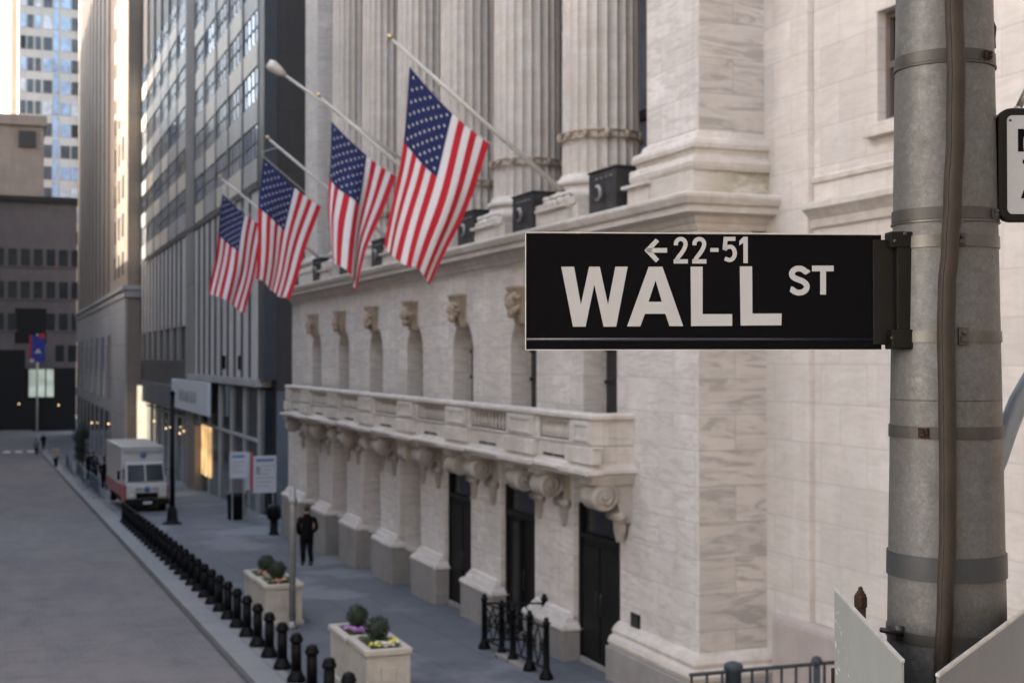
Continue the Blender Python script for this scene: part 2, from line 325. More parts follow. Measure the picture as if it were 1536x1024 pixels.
# ------------------------------------------------------------------ mesh builder
class MB:
    def __init__(s): s.v = []; s.f = []; s.m = []; s.mi = 0; s.sm = []; s.smooth = False
    def add(s, vs, fs):
        o = len(s.v); s.v += [tuple(v) for v in vs]
        for f in fs: s.f.append([i+o for i in f]); s.m.append(s.mi); s.sm.append(s.smooth)
        return s
    def box(s, x0, x1, y0, y1, z0, z1):
        if x0 > x1: x0, x1 = x1, x0
        if y0 > y1: y0, y1 = y1, y0
        if z0 > z1: z0, z1 = z1, z0
        return s.add([(x0,y0,z0),(x1,y0,z0),(x1,y1,z0),(x0,y1,z0),(x0,y0,z1),(x1,y0,z1),(x1,y1,z1),(x0,y1,z1)],
              [(0,3,2,1),(4,5,6,7),(0,1,5,4),(1,2,6,5),(2,3,7,6),(3,0,4,7)])
    def tbox(s, b, t, z0, z1):
        """frustum: b, t = (x0,x1,y0,y1)"""
        return s.add([(b[0],b[2],z0),(b[1],b[2],z0),(b[1],b[3],z0),(b[0],b[3],z0),(t[0],t[2],z1),(t[1],t[2],z1),(t[1],t[3],z1),(t[0],t[3],z1)],
              [(0,3,2,1),(4,5,6,7),(0,1,5,4),(1,2,6,5),(2,3,7,6),(3,0,4,7)])
    def obox(s, o, ax, ay, az):
        """box from corner o along three vectors"""
        o, ax, ay, az = map(Vector, (o, ax, ay, az))
        vs = [o, o+ax, o+ax+ay, o+ay, o+az, o+ax+az, o+ax+ay+az, o+ay+az]
        fs = [(0,3,2,1),(4,5,6,7),(0,1,5,4),(1,2,6,5),(2,3,7,6),(3,0,4,7)]
        if ax.cross(ay).dot(az) < 0: fs = [f[::-1] for f in fs]
        return s.add(vs, fs)
    def prism(s, poly, o, u, w, e):
        """planar polygon (pairs along u, w from o) pushed along e"""
        o, u, w, e = map(Vector, (o, u, w, e)); n = len(poly)
        a = [o+u*p+w*q for p, q in poly]; b = [p+e for p in a]
        ar = sum(poly[i][0]*poly[(i+1)%n][1]-poly[(i+1)%n][0]*poly[i][1] for i in range(n))
        flip = (ar > 0) == (u.cross(w).dot(e) > 0)
        fs = [list(range(n)), list(range(2*n-1, n-1, -1))] + [(i, i+n, (i+1) % n+n, (i+1) % n) for i in range(n)]
        if flip: fs = [list(f)[::-1] for f in fs]
        return s.add(a+b, fs)
    def lathe(s, prof, c, n=24, axis='z', mod=None, cap=True):
        """prof = [(r, h)...] turned about the axis through c"""
        vs = []
        for r, h in prof:
            for i in range(n):
                a = 2*math.pi*i/n; rr = r*(mod(a) if mod else 1)
                p = (rr*math.cos(a), rr*math.sin(a), h)
                if axis == 'y': p = (p[0], p[2], -p[1])
                if axis == 'x': p = (p[2], p[0], p[1])
                vs.append((c[0]+p[0], c[1]+p[1], c[2]+p[2]))
        fs = []
        for k in range(len(prof)-1):
            for i in range(n):
                j = (i+1) % n; fs.append((k*n+i, k*n+j, (k+1)*n+j, (k+1)*n+i))
        if cap: fs.append(list(range(n))[::-1]); fs.append(list(range((len(prof)-1)*n, len(prof)*n)))
        return s.add(vs, fs)
    def tube(s, pts, r, n=10, cap=True):
        pts = [Vector(p) for p in pts]; vs = []; rs = r if isinstance(r, (list, tuple)) else [r]*len(pts)
        t0 = (pts[1]-pts[0]).normalized(); ref = Vector((0, 0, 1)) if abs(t0.z) < .9 else Vector((1, 0, 0))
        u = t0.cross(ref).normalized()
        for k, p in enumerate(pts):
            t = (pts[min(k+1, len(pts)-1)]-pts[max(k-1, 0)]).normalized()
            u = (u-t*u.dot(t)).normalized(); w = t.cross(u)
            for i in range(n):
                a = 2*math.pi*i/n; vs.append(p+(u*math.cos(a)+w*math.sin(a))*rs[k])
        fs = []
        for k in range(len(pts)-1):
            for i in range(n):
                j = (i+1) % n; fs.append((k*n+i, k*n+j, (k+1)*n+j, (k+1)*n+i))
        if cap: fs.append(list(range(n))[::-1]); fs.append(list(range((len(pts)-1)*n, len(pts)*n)))
        return s.add(vs, fs)
    def sweep(s, path, prof):
        """profile (out, z) swept along an XY path, 'out' to the left of travel, mitred corners, closed ends"""
        P = [Vector((x, y)) for x, y in path]; n = len(P); m = len(prof); vs = []
        for k in range(n):
            d0 = (P[k]-P[k-1]).normalized() if k else None; d1 = (P[k+1]-P[k]).normalized() if k < n-1 else None
            l0 = Vector((-d0.y, d0.x)) if d0 else None; l1 = Vector((-d1.y, d1.x)) if d1 else None
            if l0 and l1: o = (l0+l1)/(1+l0.dot(l1))
            else: o = l0 or l1
            for out, z in prof: vs.append((P[k].x+o.x*out, P[k].y+o.y*out, z))
        fs = []
        for k in range(n-1):
            for i in range(m):
                j = (i+1) % m; fs.append((k*m+i, k*m+j, (k+1)*m+j, (k+1)*m+i))
        fs.append(list(range(m))[::-1]); fs.append(list(range((n-1)*m, n*m)))
        return s.add(vs, fs)
    def blob(s, c, r, n=12, seed=0, amp=.0):
        rnd = random.Random(seed); c = Vector(c); rx, ry, rz = r if isinstance(r, (tuple, list)) else (r, r, r)
        vs = []; rows = n//2
        for k in range(1, rows):
            th = math.pi*k/rows
            for i in range(n):
                ph = 2*math.pi*i/n; q = 1+rnd.uniform(-amp, amp)
                vs.append(c+Vector((rx*math.sin(th)*math.cos(ph), ry*math.sin(th)*math.sin(ph), rz*math.cos(th)))*q)
        a = len(vs); vs.append(c+Vector((0, 0, rz))); vs.append(c-Vector((0, 0, rz)))
        fs = []
        for k in range(rows-2):
            for i in range(n):
                j = (i+1) % n; fs.append((k*n+i, (k+1)*n+i, (k+1)*n+j, k*n+j))
        for i in range(n):
            j = (i+1) % n; fs.append((a, i, j)); fs.append((a+1, (rows-2)*n+j, (rows-2)*n+i))
        return s.add(vs, fs)
    def build(s, name, mats, parent=None, bevel=0, loc=None):
        me = bpy.data.meshes.new(name); me.from_pydata([tuple(v) for v in s.v], [], s.f)
        for m in (mats if isinstance(mats, (list, tuple)) else [mats]): me.materials.append(M[m] if isinstance(m, str) else m)
        me.polygons.foreach_set('material_index', s.m); me.polygons.foreach_set('use_smooth', s.sm)
        me.update(); me.validate()
        o = bpy.data.objects.new(name, me); col.objects.link(o)
        if parent: o.parent = parent
        if loc: o.location = loc
        if bevel:
            md = o.modifiers.new('edge', 'BEVEL'); md.width = bevel; md.segments = 2; md.limit_method = 'ANGLE'; md.angle_limit = R(40)
        return o
def tag(o, label=None, cat=None, group=None, kind=None):
    for k, v in (('label', label), ('category', cat), ('group', group), ('kind', kind)):
        if v: o[k] = v
    return o
def thing(name, label, cat, loc=(0, 0, 0), group=None, rz=0):
    o = bpy.data.objects.new(name, None); col.objects.link(o); o.location = loc; o.rotation_euler.z = rz; o.empty_display_size = .3
    return tag(o, label, cat, group)
KIDS = {}
def copy_tree(o, parent=None):
    c = o.copy(); col.objects.link(c)
    if parent: c.parent = parent
    for ch in list(o.children): copy_tree(ch, c)
    return c
ORD = ['nearest', 'second', 'third', 'fourth', 'fifth', 'sixth', 'seventh', 'eighth', 'ninth', 'tenth', 'eleventh', 'twelfth', 'thirteenth', 'fourteenth',
       'fifteenth', 'sixteenth', 'seventeenth', 'eighteenth', 'nineteenth', 'twentieth', 'twenty-first', 'twenty-second', 'twenty-third', 'twenty-fourth',
       'twenty-fifth', 'twenty-sixth', 'twenty-seventh', 'twenty-eighth', 'twenty-ninth', 'thirtieth', 'thirty-first', 'thirty-second', 'thirty-third']

# ------------------------------------------------------------------ ground
def strip(name, x0, x1, ys, dz, mat, thick=0):
    b = MB()
    for y0, y1 in zip(ys[:-1], ys[1:]):
        z0, z1 = gz(y0)+dz, gz(y1)+dz
        if thick:
            b.add([(x0,y0,z0-thick),(x1,y0,z0-thick),(x1,y1,z1-thick),(x0,y1,z1-thick),(x0,y0,z0),(x1,y0,z0),(x1,y1,z1),(x0,y1,z1)],
                  [(4,5,6,7),(0,1,5,4),(1,2,6,5),(2,3,7,6),(3,0,4,7)])
        else: b.add([(x0,y0,z0),(x1,y0,z0),(x1,y1,z1),(x0,y1,z1)], [(0,1,2,3)])
    return tag(b.build(name, mat), kind='structure')
KX = 4.25
strip('ground', -400, 400, [-400, 0, 150, 900], -.30, 'terrain')
strip('road', -8.0, KX, [10, 150, 400], -.13, 'road')
strip('gutter', KX-.07, KX-.002, [10, 150, 186], -.125, 'gutter')  # dark strip painting the kerb's shadow line on the road edge
strip('kerb', KX, KX+.68, [10, 150, 186], 0, 'kerb', .3)
strip('sidewalk', KX+.68, 60, [10, 150, 186], -.004, 'sidewalk', .3)
strip('far_pavement', -16, -8.0, [10, 150, 186], 0, 'sidewalk', .3)
strip('corner_pavement', -60, 60, [-60, 0, 10], 0, 'sidewalk', .3)
strip('cross_road', 4.25, 80, [186, 200], -.126, 'road')
b = MB()
for i in range(9):
    x = -7.2+i*1.25; b.box(x, x+.75, 156.2, 159.2, gz(160)-.126, gz(160)-.122)
tag(b.build('road_markings', 'paint_white'), kind='structure')

# ------------------------------------------------------------------ the exchange building
FX = 10.30                                        # lower front plane
S0, S1 = 18.65, 50.2
ex = thing('exchange_building', 'grand white marble exchange with fluted columns, long balcony and arched windows above the pavement', 'building', (FX, 34.4, -1))
def EB(mb, name, mats, parent=None, bevel=0):
    o = mb.build(name, mats, parent or ex, bevel)
    if parent is None or parent is ex: o.matrix_parent_inverse = Matrix.Translation(-ex.location)
    return o
P0, PP, PW = 23.30, 3.95, 1.95                    # pier start, period, width
piers = [(P0+PP*i, P0+PP*i+PW) for i in range(6)] + [(P0+PP*6, S1)]
opens = [(21.50, 23.30)] + [(piers[i][1], piers[i+1][0]) for i in range(6)]
# masonry behind and above the piers
w = MB()
w.box(FX, 11.3, S0, 21.50, -3, 6.95)              # corner pier, near end
for (a, b_), (o0, o1) in zip(piers, opens): pass
Z_HEAD = 2.05
for o0, o1 in opens: w.box(FX+.12, 11.3, o0, o1, Z_HEAD, 3.35)      # lintel behind the balcony
for a, b_ in piers: w.box(FX+.02, 11.3, a, b_, -3.2, 6.95)
# mezzanine bays round the arched windows
wins = []
for o0, o1 in opens:
    c = (o0+o1)/2; h = .74; wins.append((c-h, c+h))
    w.box(FX+.02, 11.3, o0, c-h, 3.35, 6.95); w.box(FX+.02, 11.3, c+h, o1, 3.35, 6.95)
    zs, r = 5.05, h; n = 12
    poly = [(c-h, 6.95), (c-h, zs)] + [(c-r*math.cos(math.pi*i/n), zs+r*math.sin(math.pi*i/n)) for i in range(1, n)] + [(c+h, zs), (c+h, 6.95)]
    w.prism(poly, (FX+.02, 0, 0), (0, 1, 0), (0, 0, 1), (.98, 0, 0))
EB(w, 'lower_wall', 'marble', bevel=.02)
# north return of the corner pier is strongly veined: a facing leaf 4 mm proud
EB(MB().box(FX+.02, 11.64, S0-.004, S0+.05, -1.2, 6.9), 'return_wall', 'marble_veined')
EB(MB().box(11.25, 24, S0+.06, S1-.1, -3, 6.8), 'core_wall', 'interior_dark')
# piers with plinth and base mould
for a, b_ in piers:
    p = MB(); p.box(FX-.12, FX+.019, a, b_, -.05, 2.75)
    p.sweep([(FX+.45, a-.004), (FX-.30, a-.004), (FX-.30, b_+.004), (FX+.45, b_+.004)], [(-.3, -.30), (.07, -.30), (.09, -.24), (.06, -.18), (-.02, -.14), (-.06, -.06), (-.13, .04), (-.175, .06), (-.3, .06)])
    EB(p, 'pier', 'marble', bevel=.015)
    p = MB(); p.box(FX-.36, FX+.5, a-.06, b_+.06, -2.6, -.301)
    EB(p, 'plinth', 'granite_base', bevel=.02)
# corner base mould and plinth
cb = MB(); cb.sweep([(11.62, S0-.003), (FX, S0-.003), (FX, 21.49)], [(0, -.18), (.22, -.18), (.25, -.10), (.22, -.02), (.15, .02), (.17, .09), (.13, .15), (.05, .22), (0, .24)])
EB(cb, 'base_moulding', 'marble_plain', bevel=.01)
EB(MB().box(FX-.28, 11.62, S0-.30, 21.52, -1.6, -.181), 'plinth', 'granite_base', bevel=.02)
# doors (three nearest openings) and tall windows over stone aprons (the rest)
for i, (o0, o1) in enumerate(opens):
    g = gz((o0+o1)/2); m_ = (o0+o1)/2
    if i < 3:
        d = MB(); d.box(10.36, 10.42, o0+.02, o1-.02, g-.1, 1.50)
        if i != 1:
            d.box(10.33, 10.36, o0+.12, m_-.04, g+.15, 1.38); d.box(10.33, 10.36, m_+.04, o1-.12, g+.15, 1.38)
        else:
            d.box(10.26, 10.36, m_+.02, m_+.42, g, 1.45)
        do = EB(d, 'door', 'door_leaf', bevel=.006)
        t = MB(); t.box(10.38, 10.41, o0+.02, o1-.02, 1.60, Z_HEAD+.1); t.build('transom_pane', 'door_glass', do)
        f = MB(); f.box(10.29, 10.36, o0+.012, o0+.09, g-.1, Z_HEAD+.1); f.box(10.29, 10.36, o1-.09, o1-.012, g-.1, Z_HEAD+.1); f.box(10.3, 10.37, o0+.091, o1-.091, 1.505, 1.595)
        f.build('door_frame', 'bronze_dark', do)
        if i == 1: MB().box(10.24, 10.26, m_+.06, m_+.38, g+.1, 1.4).build('side_panel', 'dull_band', do)
        for hx_ in (m_-.10, m_+.10):
            h = MB(); h.smooth = True; h.tube([(10.32, hx_, g+.95), (10.29, hx_, g+.98), (10.29, hx_, g+1.35), (10.32, hx_, g+1.38)], .012, 6); h.build('handle', 'steel_band', do)
        EB(MB().box(FX-.05, 10.33, o0+.10, o1-.10, g-.12, g+.07), 'door_step', 'granite_base', bevel=.01)
    else:
        t = MB(); t.box(10.86, 10.90, o0+.02, o1-.02, -.2, Z_HEAD+.1); wo = EB(t, 'tall_window', 'door_glass')
        f = MB(); f.box(10.80, 10.859, o0+.012, o0+.09, -.2, Z_HEAD+.1); f.box(10.80, 10.859, o1-.09, o1-.012, -.2, Z_HEAD+.1); f.box(10.805, 10.855, m_-.04, m_+.04, -.2, Z_HEAD+.1)
        f.build('window_frame', 'bronze_dark', wo)
        EB(MB().box(FX+.10, 10.95, o0-.01, o1+.01, g-.3, -.32), 'apron', 'granite_base', bevel=.01)
        EB(MB().box(FX+.02, 10.95, o0+.07, o1-.07, -.319, -.20), 'window_sill', 'marble_plain', bevel=.01)
# arched windows, glass and keystone heads
for i, (a, c2) in enumerate(wins):
    c = (a+c2)/2
    g = MB(); zs, r, n = 5.05, .73, 14
    poly = [(c-r, 3.3)] + [(c-r*math.cos(math.pi*k/n), zs+r*math.sin(math.pi*k/n)) for k in range(n+1)] + [(c+r, 3.3)]
    g.prism(poly, (10.80, 0, 0), (0, 1, 0), (0, 0, 1), (.04, 0, 0))
    wo = EB(g, 'arched_window', 'door_glass')
    fr = MB(); fr.box(10.75, 10.80, c-.03, c+.03, 3.3, 5.78); fr.box(10.752, 10.79, c-.72, c+.72, 4.40, 4.47); fr.box(10.752, 10.79, c-.72, c+.72, 5.02, 5.09)
    fr.build('sash', 'bronze_dark', wo)
    k = MB(); rnd = random.Random(40+i)
    k.tbox((FX-.10, FX+.05, c-.20, c+.20), (FX-.26, FX+.05, c-.27, c+.27), 5.62, 6.34)
    k.box(FX-.28, FX+.05, c-.30, c+.30, 6.34, 6.40); k.smooth = True
    k.blob((FX-.24, c, 6.04), (.13, .16, .20), 14, i, .06)                 # head
    k.blob((FX-.36, c, 6.01), (.045, .04, .06), 8, i, .1)                    # nose / muzzle
    k.blob((FX-.25, c, 5.84), (.10, .12, .12), 10, i, .12)                  # beard
    for q in range(14):
        aa = rnd.uniform(0, 2*math.pi); rr = rnd.uniform(.18, .27)
        k.blob((FX-.17+rnd.uniform(-.08, .06), c+rr*math.cos(aa), 6.06+rr*math.sin(aa)), rnd.uniform(.05, .085), 8, q, .2)
    EB(k, 'keystone_head', 'carved_brown')
# balcony
BX, BA, BB = 9.52, 20.95, 47.2
bal = MB()
bal.sweep([(FX+.02, BA), (BX, BA), (BX, BB), (FX+.02, BB)], [(-.6, 2.80), (.02, 2.80), (.05, 2.86), (.13, 2.90), (.13, 2.955), (.05, 2.98), (.03, 3.03), (.0, 3.04), (0, 3.36), (.03, 3.38), (.03, 3.42), (-.12, 3.42), (-.30, 3.30)])
bal.sweep([(FX+.02, BA), (BX, BA), (BX, BB), (FX+.02, BB)], [(-.22, 3.80), (.03, 3.80), (.07, 3.84), (.07, 3.90), (.03, 3.93), (-.22, 3.93)])
bal.box(BX+.3, FX+.1, BA+.3, BB-.3, 2.86, 3.10)
# dado blocks over the piers and at the ends
dados = [(BA-.002, BA+.80)] + [(a+.30, b_-.30) for a, b_ in piers[:6]] + [(BB-.62, BB+.002)]
for k, (a, b_) in enumerate(dados):
    bal.box(BX-.045, BX+.20, a, b_, 3.421, 3.799)
    for e in (a+.06, b_-.13): bal.box(BX-.07, BX-.045, e, e+.07, 3.44, 3.78)
    bal.box(BX-.07, BX-.045, a+.131, b_-.131, 3.71, 3.78); bal.box(BX-.07, BX-.045, a+.131, b_-.131, 3.44, 3.50)
    bal.box(BX-.09, BX+.1, a-.14, b_+.14, 3.06, 3.34); bal.box(BX-.05, BX+.1, a-.24, b_+.24, 3.34, 3.36)
    bal.box(BX-.22, BX+.1, a-.2, b_+.2, 2.885, 2.965)
    for e in (a-.22, b_+.04):
        if BA < e < BB-.2: bal.box(BX-.01, BX+.18, e, e+.18, 3.421, 3.799)
bal.box(BX+.2, FX+.1, BA+.003, BA+.15, 3.421, 3.799); bal.box(BX+.32, FX-.12, BA-.012, BA+.002, 3.49, 3.74)
bo = EB(bal, 'balcony', 'marble_plain', bevel=.008)
MB().box(BX+.19, BX+.25, BA+.16, BB-.16, 3.3, 3.82).build('back_slab', 'soot_stone', bo)  # added slab, coloured as the shade seen between the balusters
slot_and_shade = MB()
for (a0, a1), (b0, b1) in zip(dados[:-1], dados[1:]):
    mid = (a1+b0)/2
    for e in (-.42, .10): slot_and_shade.box(BX-.006, BX+.05, mid+e-.08, mid+e+.40, 3.085, 3.135)
    slot_and_shade.box(BX+.02, BX+.188, a1+.24, b0-.24, 3.4205, 3.445)  # dark strip painting the shadow line at the foot of the balusters
slot_and_shade.build('drain_slot', 'interior_dark', bo).matrix_parent_inverse = bo.matrix_world.inverted() if False else Matrix()
# balusters
prof = [(.036, 0), (.036, .03), (.018, .05), (.040, .13), (.036, .17), (.017, .26), (.020, .30), (.034, .33), (.034, .376)]
bm0 = None; nb = 0
for (a0, a1), (b0, b1) in zip(dados[:-1], dados[1:]):
    lo, hi = a1+.26, b0-.26; n = 10
    for q in range(n):
        y = lo+(hi-lo)*(q+.5)/n
        if bm0 is None:
            mb = MB(); mb.smooth = True; mb.lathe(prof, (0, 0, 0), 10); o = mb.build('baluster', 'marble_plain', bo); bm0 = o
        else:
            o = bm0.copy(); col.objects.link(o)
        o.location = (BX+.075, y, 3.422); nb += 1
# consoles under the balcony
def console(y, flip=1):
    c = MB(); wd = .50; y0, y1 = y-wd/2, y+wd/2
    c.box(BX-.02, FX+.1, y0-.04, y1+.04, 2.70, 2.799)
    prof = [(FX+.12, 2.70), (9.62, 2.70), (9.56, 2.60), (9.55, 2.45), (9.62, 2.30), (9.74, 2.24), (9.86, 2.28), (9.95, 2.36), (10.03, 2.34), (10.06, 2.24), (10.05, 2.18), (10.06, 2.10), (10.09, 2.04), (10.12, 2.02), (FX+.12, 2.02)]
    c.prism(prof, (0, y0+.03, 0), (1, 0, 0), (0, 0, 1), (0, wd-.06, 0))
    c.smooth = True
    cx, cz = 9.76, 2.48
    c.lathe([(.235, -wd/2-.015), (.245, -wd/2+.03), (.215, 0), (.245, wd/2-.03), (.235, wd/2+.015)], (cx, y, cz), 28, 'y')
    for s in (-1, 1):                                    # spiral fillet on both cheeks
        pts = []
        for k in range(40):
            t = k/39; a = -t*2*math.pi*2.2+1.2; r = .215*(1-t)+.03
            pts.append((cx+r*math.cos(a), y+s*(wd/2+.02), cz+r*math.sin(a)))
        c.tube(pts, .02, 6)
        c.blob((cx, y+s*(wd/2+.02), cz), (.05, .035, .05), 10)
    c.lathe([(.085, -wd/2-.012), (.095, 0), (.085, wd/2+.012)], (10.10, y, 2.12), 18, 'y')
    for s in (-1, 1): c.blob((10.10, y+s*(wd/2+.014), 2.12), (.04, .03, .04), 8)
    c.smooth = False
    c.prism([(-.14, 2.03), (.14, 2.03), (.12, 1.86), (.05, 1.74), (0, 1.66), (-.05, 1.74), (-.12, 1.86)], (10.10, y, 0), (0, 1, 0), (0, 0, 1), (.12, 0, 0))
    for q in range(5): c.obox((10.085, y-.012+(.022 if q % 2 else -.022)*2, 1.78+.045*q), (.02, 0, 0), (0, .03, 0), (0, 0, .04))
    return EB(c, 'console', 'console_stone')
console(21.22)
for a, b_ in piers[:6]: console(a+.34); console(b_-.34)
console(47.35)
# main cornice with the ledge behind it
co = MB()
co.sweep([(11.64, S0), (FX, S0), (FX, S1), (12.5, S1)], [(-.9, 6.93), (.03, 6.93), (.05, 7.02), (.10, 7.06), (.12, 7.14), (.36, 7.17), (.36, 7.27), (.42, 7.30), (.47, 7.40), (.47, 7.45), (.40, 7.48), (0, 7.52), (-.9, 7.52)])
EB(co, 'cornice', 'marble_plain', bevel=.006)
EB(MB().box(10.9, 24, S0+.2, S1-.2, 6.95, 7.51), 'ledge', 'marble_plain')
# antae (square end pillars) with their moulded bases
UX = 10.36
def anta(a, b_, north=True):
    p = MB(); p.box(UX, 12.2, a, b_, 7.5, 24)
    EB(p, 'end_pillar', 'marble', bevel=.02)
    q = MB(); q.sweep([(11.95, a), (UX, a), (UX, b_), (11.95, b_)],
        [(0, 7.86), (.19, 7.86), (.22, 7.92), (.23, 7.99), (.20, 8.06), (.14, 8.08), (.12, 8.13), (.14, 8.19), (.19, 8.22), (.20, 8.29), (.17, 8.36), (.08, 8.40), (.05, 8.48), (0, 8.52)])
    EB(q, 'pillar_base', 'marble_plain', bevel=.006)
    EB(MB().box(UX-.20, 11.62, a-.16, b_+.2, 7.515, 7.859), 'pedestal', 'marble_moss', bevel=.012)
anta(S0+.06, 20.55); anta(46.2, 48.1)
EB(MB().box(UX+.004, 11.645, S0+.052, S0+.1, 8.5, 24), 'return_wall', 'marble_veined')
# columns, pedestals, ledge blocks
flute = lambda a: 1-.075*abs(math.sin(a*12))**.6
CXc = 11.2
ccs = [24.25+3.97*i for i in range(6)]
colm = None
def column_parts():
    s = MB(); s.smooth = False
    s.lathe([(.775, 8.50), (.77, 12), (.75, 16), (.70, 22)], (0, 0, 0), 24*8, 'z', flute)
    bs = MB(); bs.smooth = True
    tor = lambda r, z, q: [(r-q+q*math.cos(t), z+q*math.sin(t)) for t in [R(-90+30*k) for k in range(7)]]
    bs.lathe([(.98, 7.98)]+tor(1.02, 8.06, .08)+[(.90, 8.16), (.86, 8.22), (.86, 8.26)]+tor(.93, 8.33, .07)+[(.84, 8.42), (.80, 8.50)], (0, 0, 0), 36)
    bs.smooth = False; bs.box(-1.0, 1.0, -1.0, 1.0, 7.84, 7.981)
    rb = MB(); rb.smooth = True
    for z in (9.19, 9.33): rb.tube([(.80*math.cos(2*math.pi*k/48), .80*math.sin(2*math.pi*k/48), z) for k in range(49)], .025, 6, False)
    for k in range(12):
        a = 2*math.pi*(k+.5)/12
        rb.blob((.82*math.cos(a), .82*math.sin(a), 9.26), (.07, .07, .10), 8, k, .15)
    return s, bs, rb
s_, bs_, rb_ = column_parts()
for i, c in enumerate(ccs):
    if i == 0:
        cs = s_.build('column', 'column_stone', ex); cbs = bs_.build('column_base', 'marble_plain', cs, .004); crb = rb_.build('rosette_band', 'carved_brown', cs)
        colm = cs
    else:
        cs = colm.copy(); col.objects.link(cs)
        for ch in list(colm.children):
            k = ch.copy(); col.objects.link(k); k.parent = cs
    cs.parent = ex; cs.matrix_parent_inverse = Matrix.Translation(-ex.location); cs.location = (CXc, c, 0)
    EB(MB().box(CXc-.97, CXc+1.0, c-1.06, c+1.06, 7.515, 7.839), 'pedestal', 'marble_plain', bevel=.012)
def ledge_block(y0, y1, i):
    q = MB(); q.box(FX-.16, UX+.6, y0, y1, 7.516, 7.80); q.box(FX-.24, UX+.5, y0-.06, y1+.10, 7.801, 7.86); q.smooth = True
    rnd = random.Random(i); n = 4
    for k in range(n):
        y = y0+(y1-y0)*(k+.45)/n
        q.blob((FX-.05, y, 7.95), (.11, .13, .10), 10, k+i, .1); q.blob((FX-.07, y+.03, 8.06), (.09, .12, .06), 8, k, .12)
    EB(q, 'carved_cresting', 'marble_plain', bevel=.006)
cress = [(20.05, 20.85)] + [(c-.72, c+.62) for c in ccs]
for i, (a, b_) in enumerate(cress): ledge_block(a, b_, i)
# glazing and wall behind the columns
EB(MB().box(13.4, 13.6, 20.5, 46.3, 7.5, 24), 'curtain_window', 'glass')
mm = MB()
for k in range(7): mm.box(13.3, 13.39, 22.2+3.97*k-.12, 22.2+3.97*k+.12, 7.52, 24)
for z in (10.2, 13, 16, 19): mm.box(13.31, 13.38, 20.5, 46.3, z, z+.2)
EB(mm, 'window_frame', 'bronze_dark')
EB(MB().box(FX+.1, 24, S0+.1, S1-.1, 24.0, 30), 'entablature', 'marble_plain')
EB(MB().box(13.7, 24, S0+.3, S1-.3, 7.5, 24), 'core_wall', 'interior_dark')
# recessed side wing, right of the corner
WX = 11.65
sw = MB(); W0, W1 = 14.35, 15.85
sw.box(WX, 13, -2, W0, -1.2, 26); sw.box(WX, 13, W1, 17.45, -1.2, 26); sw.box(WX, 13, W0, W1, -1.2, 8.22); sw.box(WX, 13, W0, W1, 9.82, 26)
sw.box(WX-.10, 13, 17.45, S0+.2, -1.2, 26)
EB(sw, 'wing_wall', 'marble_wall', bevel=.015)
EB(MB().box(13.0, 24, -2, S0, -1.2, 26), 'core_wall', 'interior_dark')
st = MB(); st.sweep([(WX, -2), (WX, 17.44)], [(0, 6.86), (.05, 6.88), (.07, 7.0), (.16, 7.10), (.22, 7.15), (.22, 7.24), (0, 7.30)])
st.sweep([(WX, -2), (WX, 17.44)], [(0, 7.56), (.035, 7.57), (.045, 7.64), (0, 7.67)])
EB(st, 'string_course', 'marble_plain')
wt = MB(); wt.box(WX-.22, WX+.1, -2, 18.3, -1.3, .74); wt.sweep([(WX-.1, -2), (WX-.1, 18.3)], [(-.1, .741), (.12, .741), (.10, .80), (.0, .86), (-.1, .86)])
EB(wt, 'water_table', 'pink_granite', bevel=.01)
g = MB(); g.box(11.88, 11.92, W0, W1, 8.2, 9.85); wo = EB(g, 'sash_window', 'door_glass')
fr = MB()
for (a, b_, z0, z1) in ((W0+.01, W0+.10, 8.23, 9.81), (W1-.10, W1-.01, 8.23, 9.81), (W0+.1, W1-.1, 8.23, 8.32), (W0+.1, W1-.1, 9.72, 9.81), (W0+.1, W1-.1, 9.02, 9.10)): fr.box(11.80, 11.875, a, b_, z0, z1)
fr.build('window_frame', 'sash_brown', wo)
MB().box(WX-.14, WX+.25, W0-.14, W1+.16, 8.03, 8.215).build('window_sill', 'marble_plain', wo, .01)
# dark flood-light boxes on the ledge between the columns
fl = None
for i in range(7):
    y = [21.6, 25.55, 29.2, 33.2, 37.1, 41.1, 45.0][i] + .35
    lab = ('black square floodlight box beside the corner pillar, nearest of the ledge row' if i == 0 else
           f'black square floodlight box on the marble ledge between columns, {ORD[i]} from the corner pillar')
    if fl is None:
        fl = thing('floodlight_box', lab, 'floodlight', (UX+.1, y, 7.53), 'floodlight boxes on the column ledge'); t = fl
        h = MB(); h.box(-.30, .20, -.58, .58, .0, .74); h.box(-.32, .22, -.61, .61, .741, .79)
        h.build('housing', 'lead_box', t, .02)
        h = MB(); h.smooth = True; h.lathe([(.11, -.36), (.15, -.34), (.15, -.301)], (0, .12, .36), 18, 'x'); h.build('lens_ring', 'grey_post', t)
        MB().lathe([(.10, -.372), (.10, -.361)], (0, .12, .36), 18, 'x').build('lens', 'interior_dark', t)
        for k in range(4): MB().box(-.315, -.301, -.45+.2*k, -.35+.2*k, .61, .635).build('vent_slot', 'grey_post', t)
    else:
        t = copy_tree(fl); t.location = (UX+.1, y, 7.53); t['label'] = lab
# plaque on the corner
pq = thing('plaque', 'small black metal plaque on the marble corner right of the nearest door', 'plaque', (FX-.03, 20.85, .33))
MB().box(0, .028, -.17, .17, -.14, .14).build('plate', 'bronze_dark', pq, .006)
MB().box(-.006, -.001, -.13, .13, -.10, .10).build('relief', 'lead_box', pq)

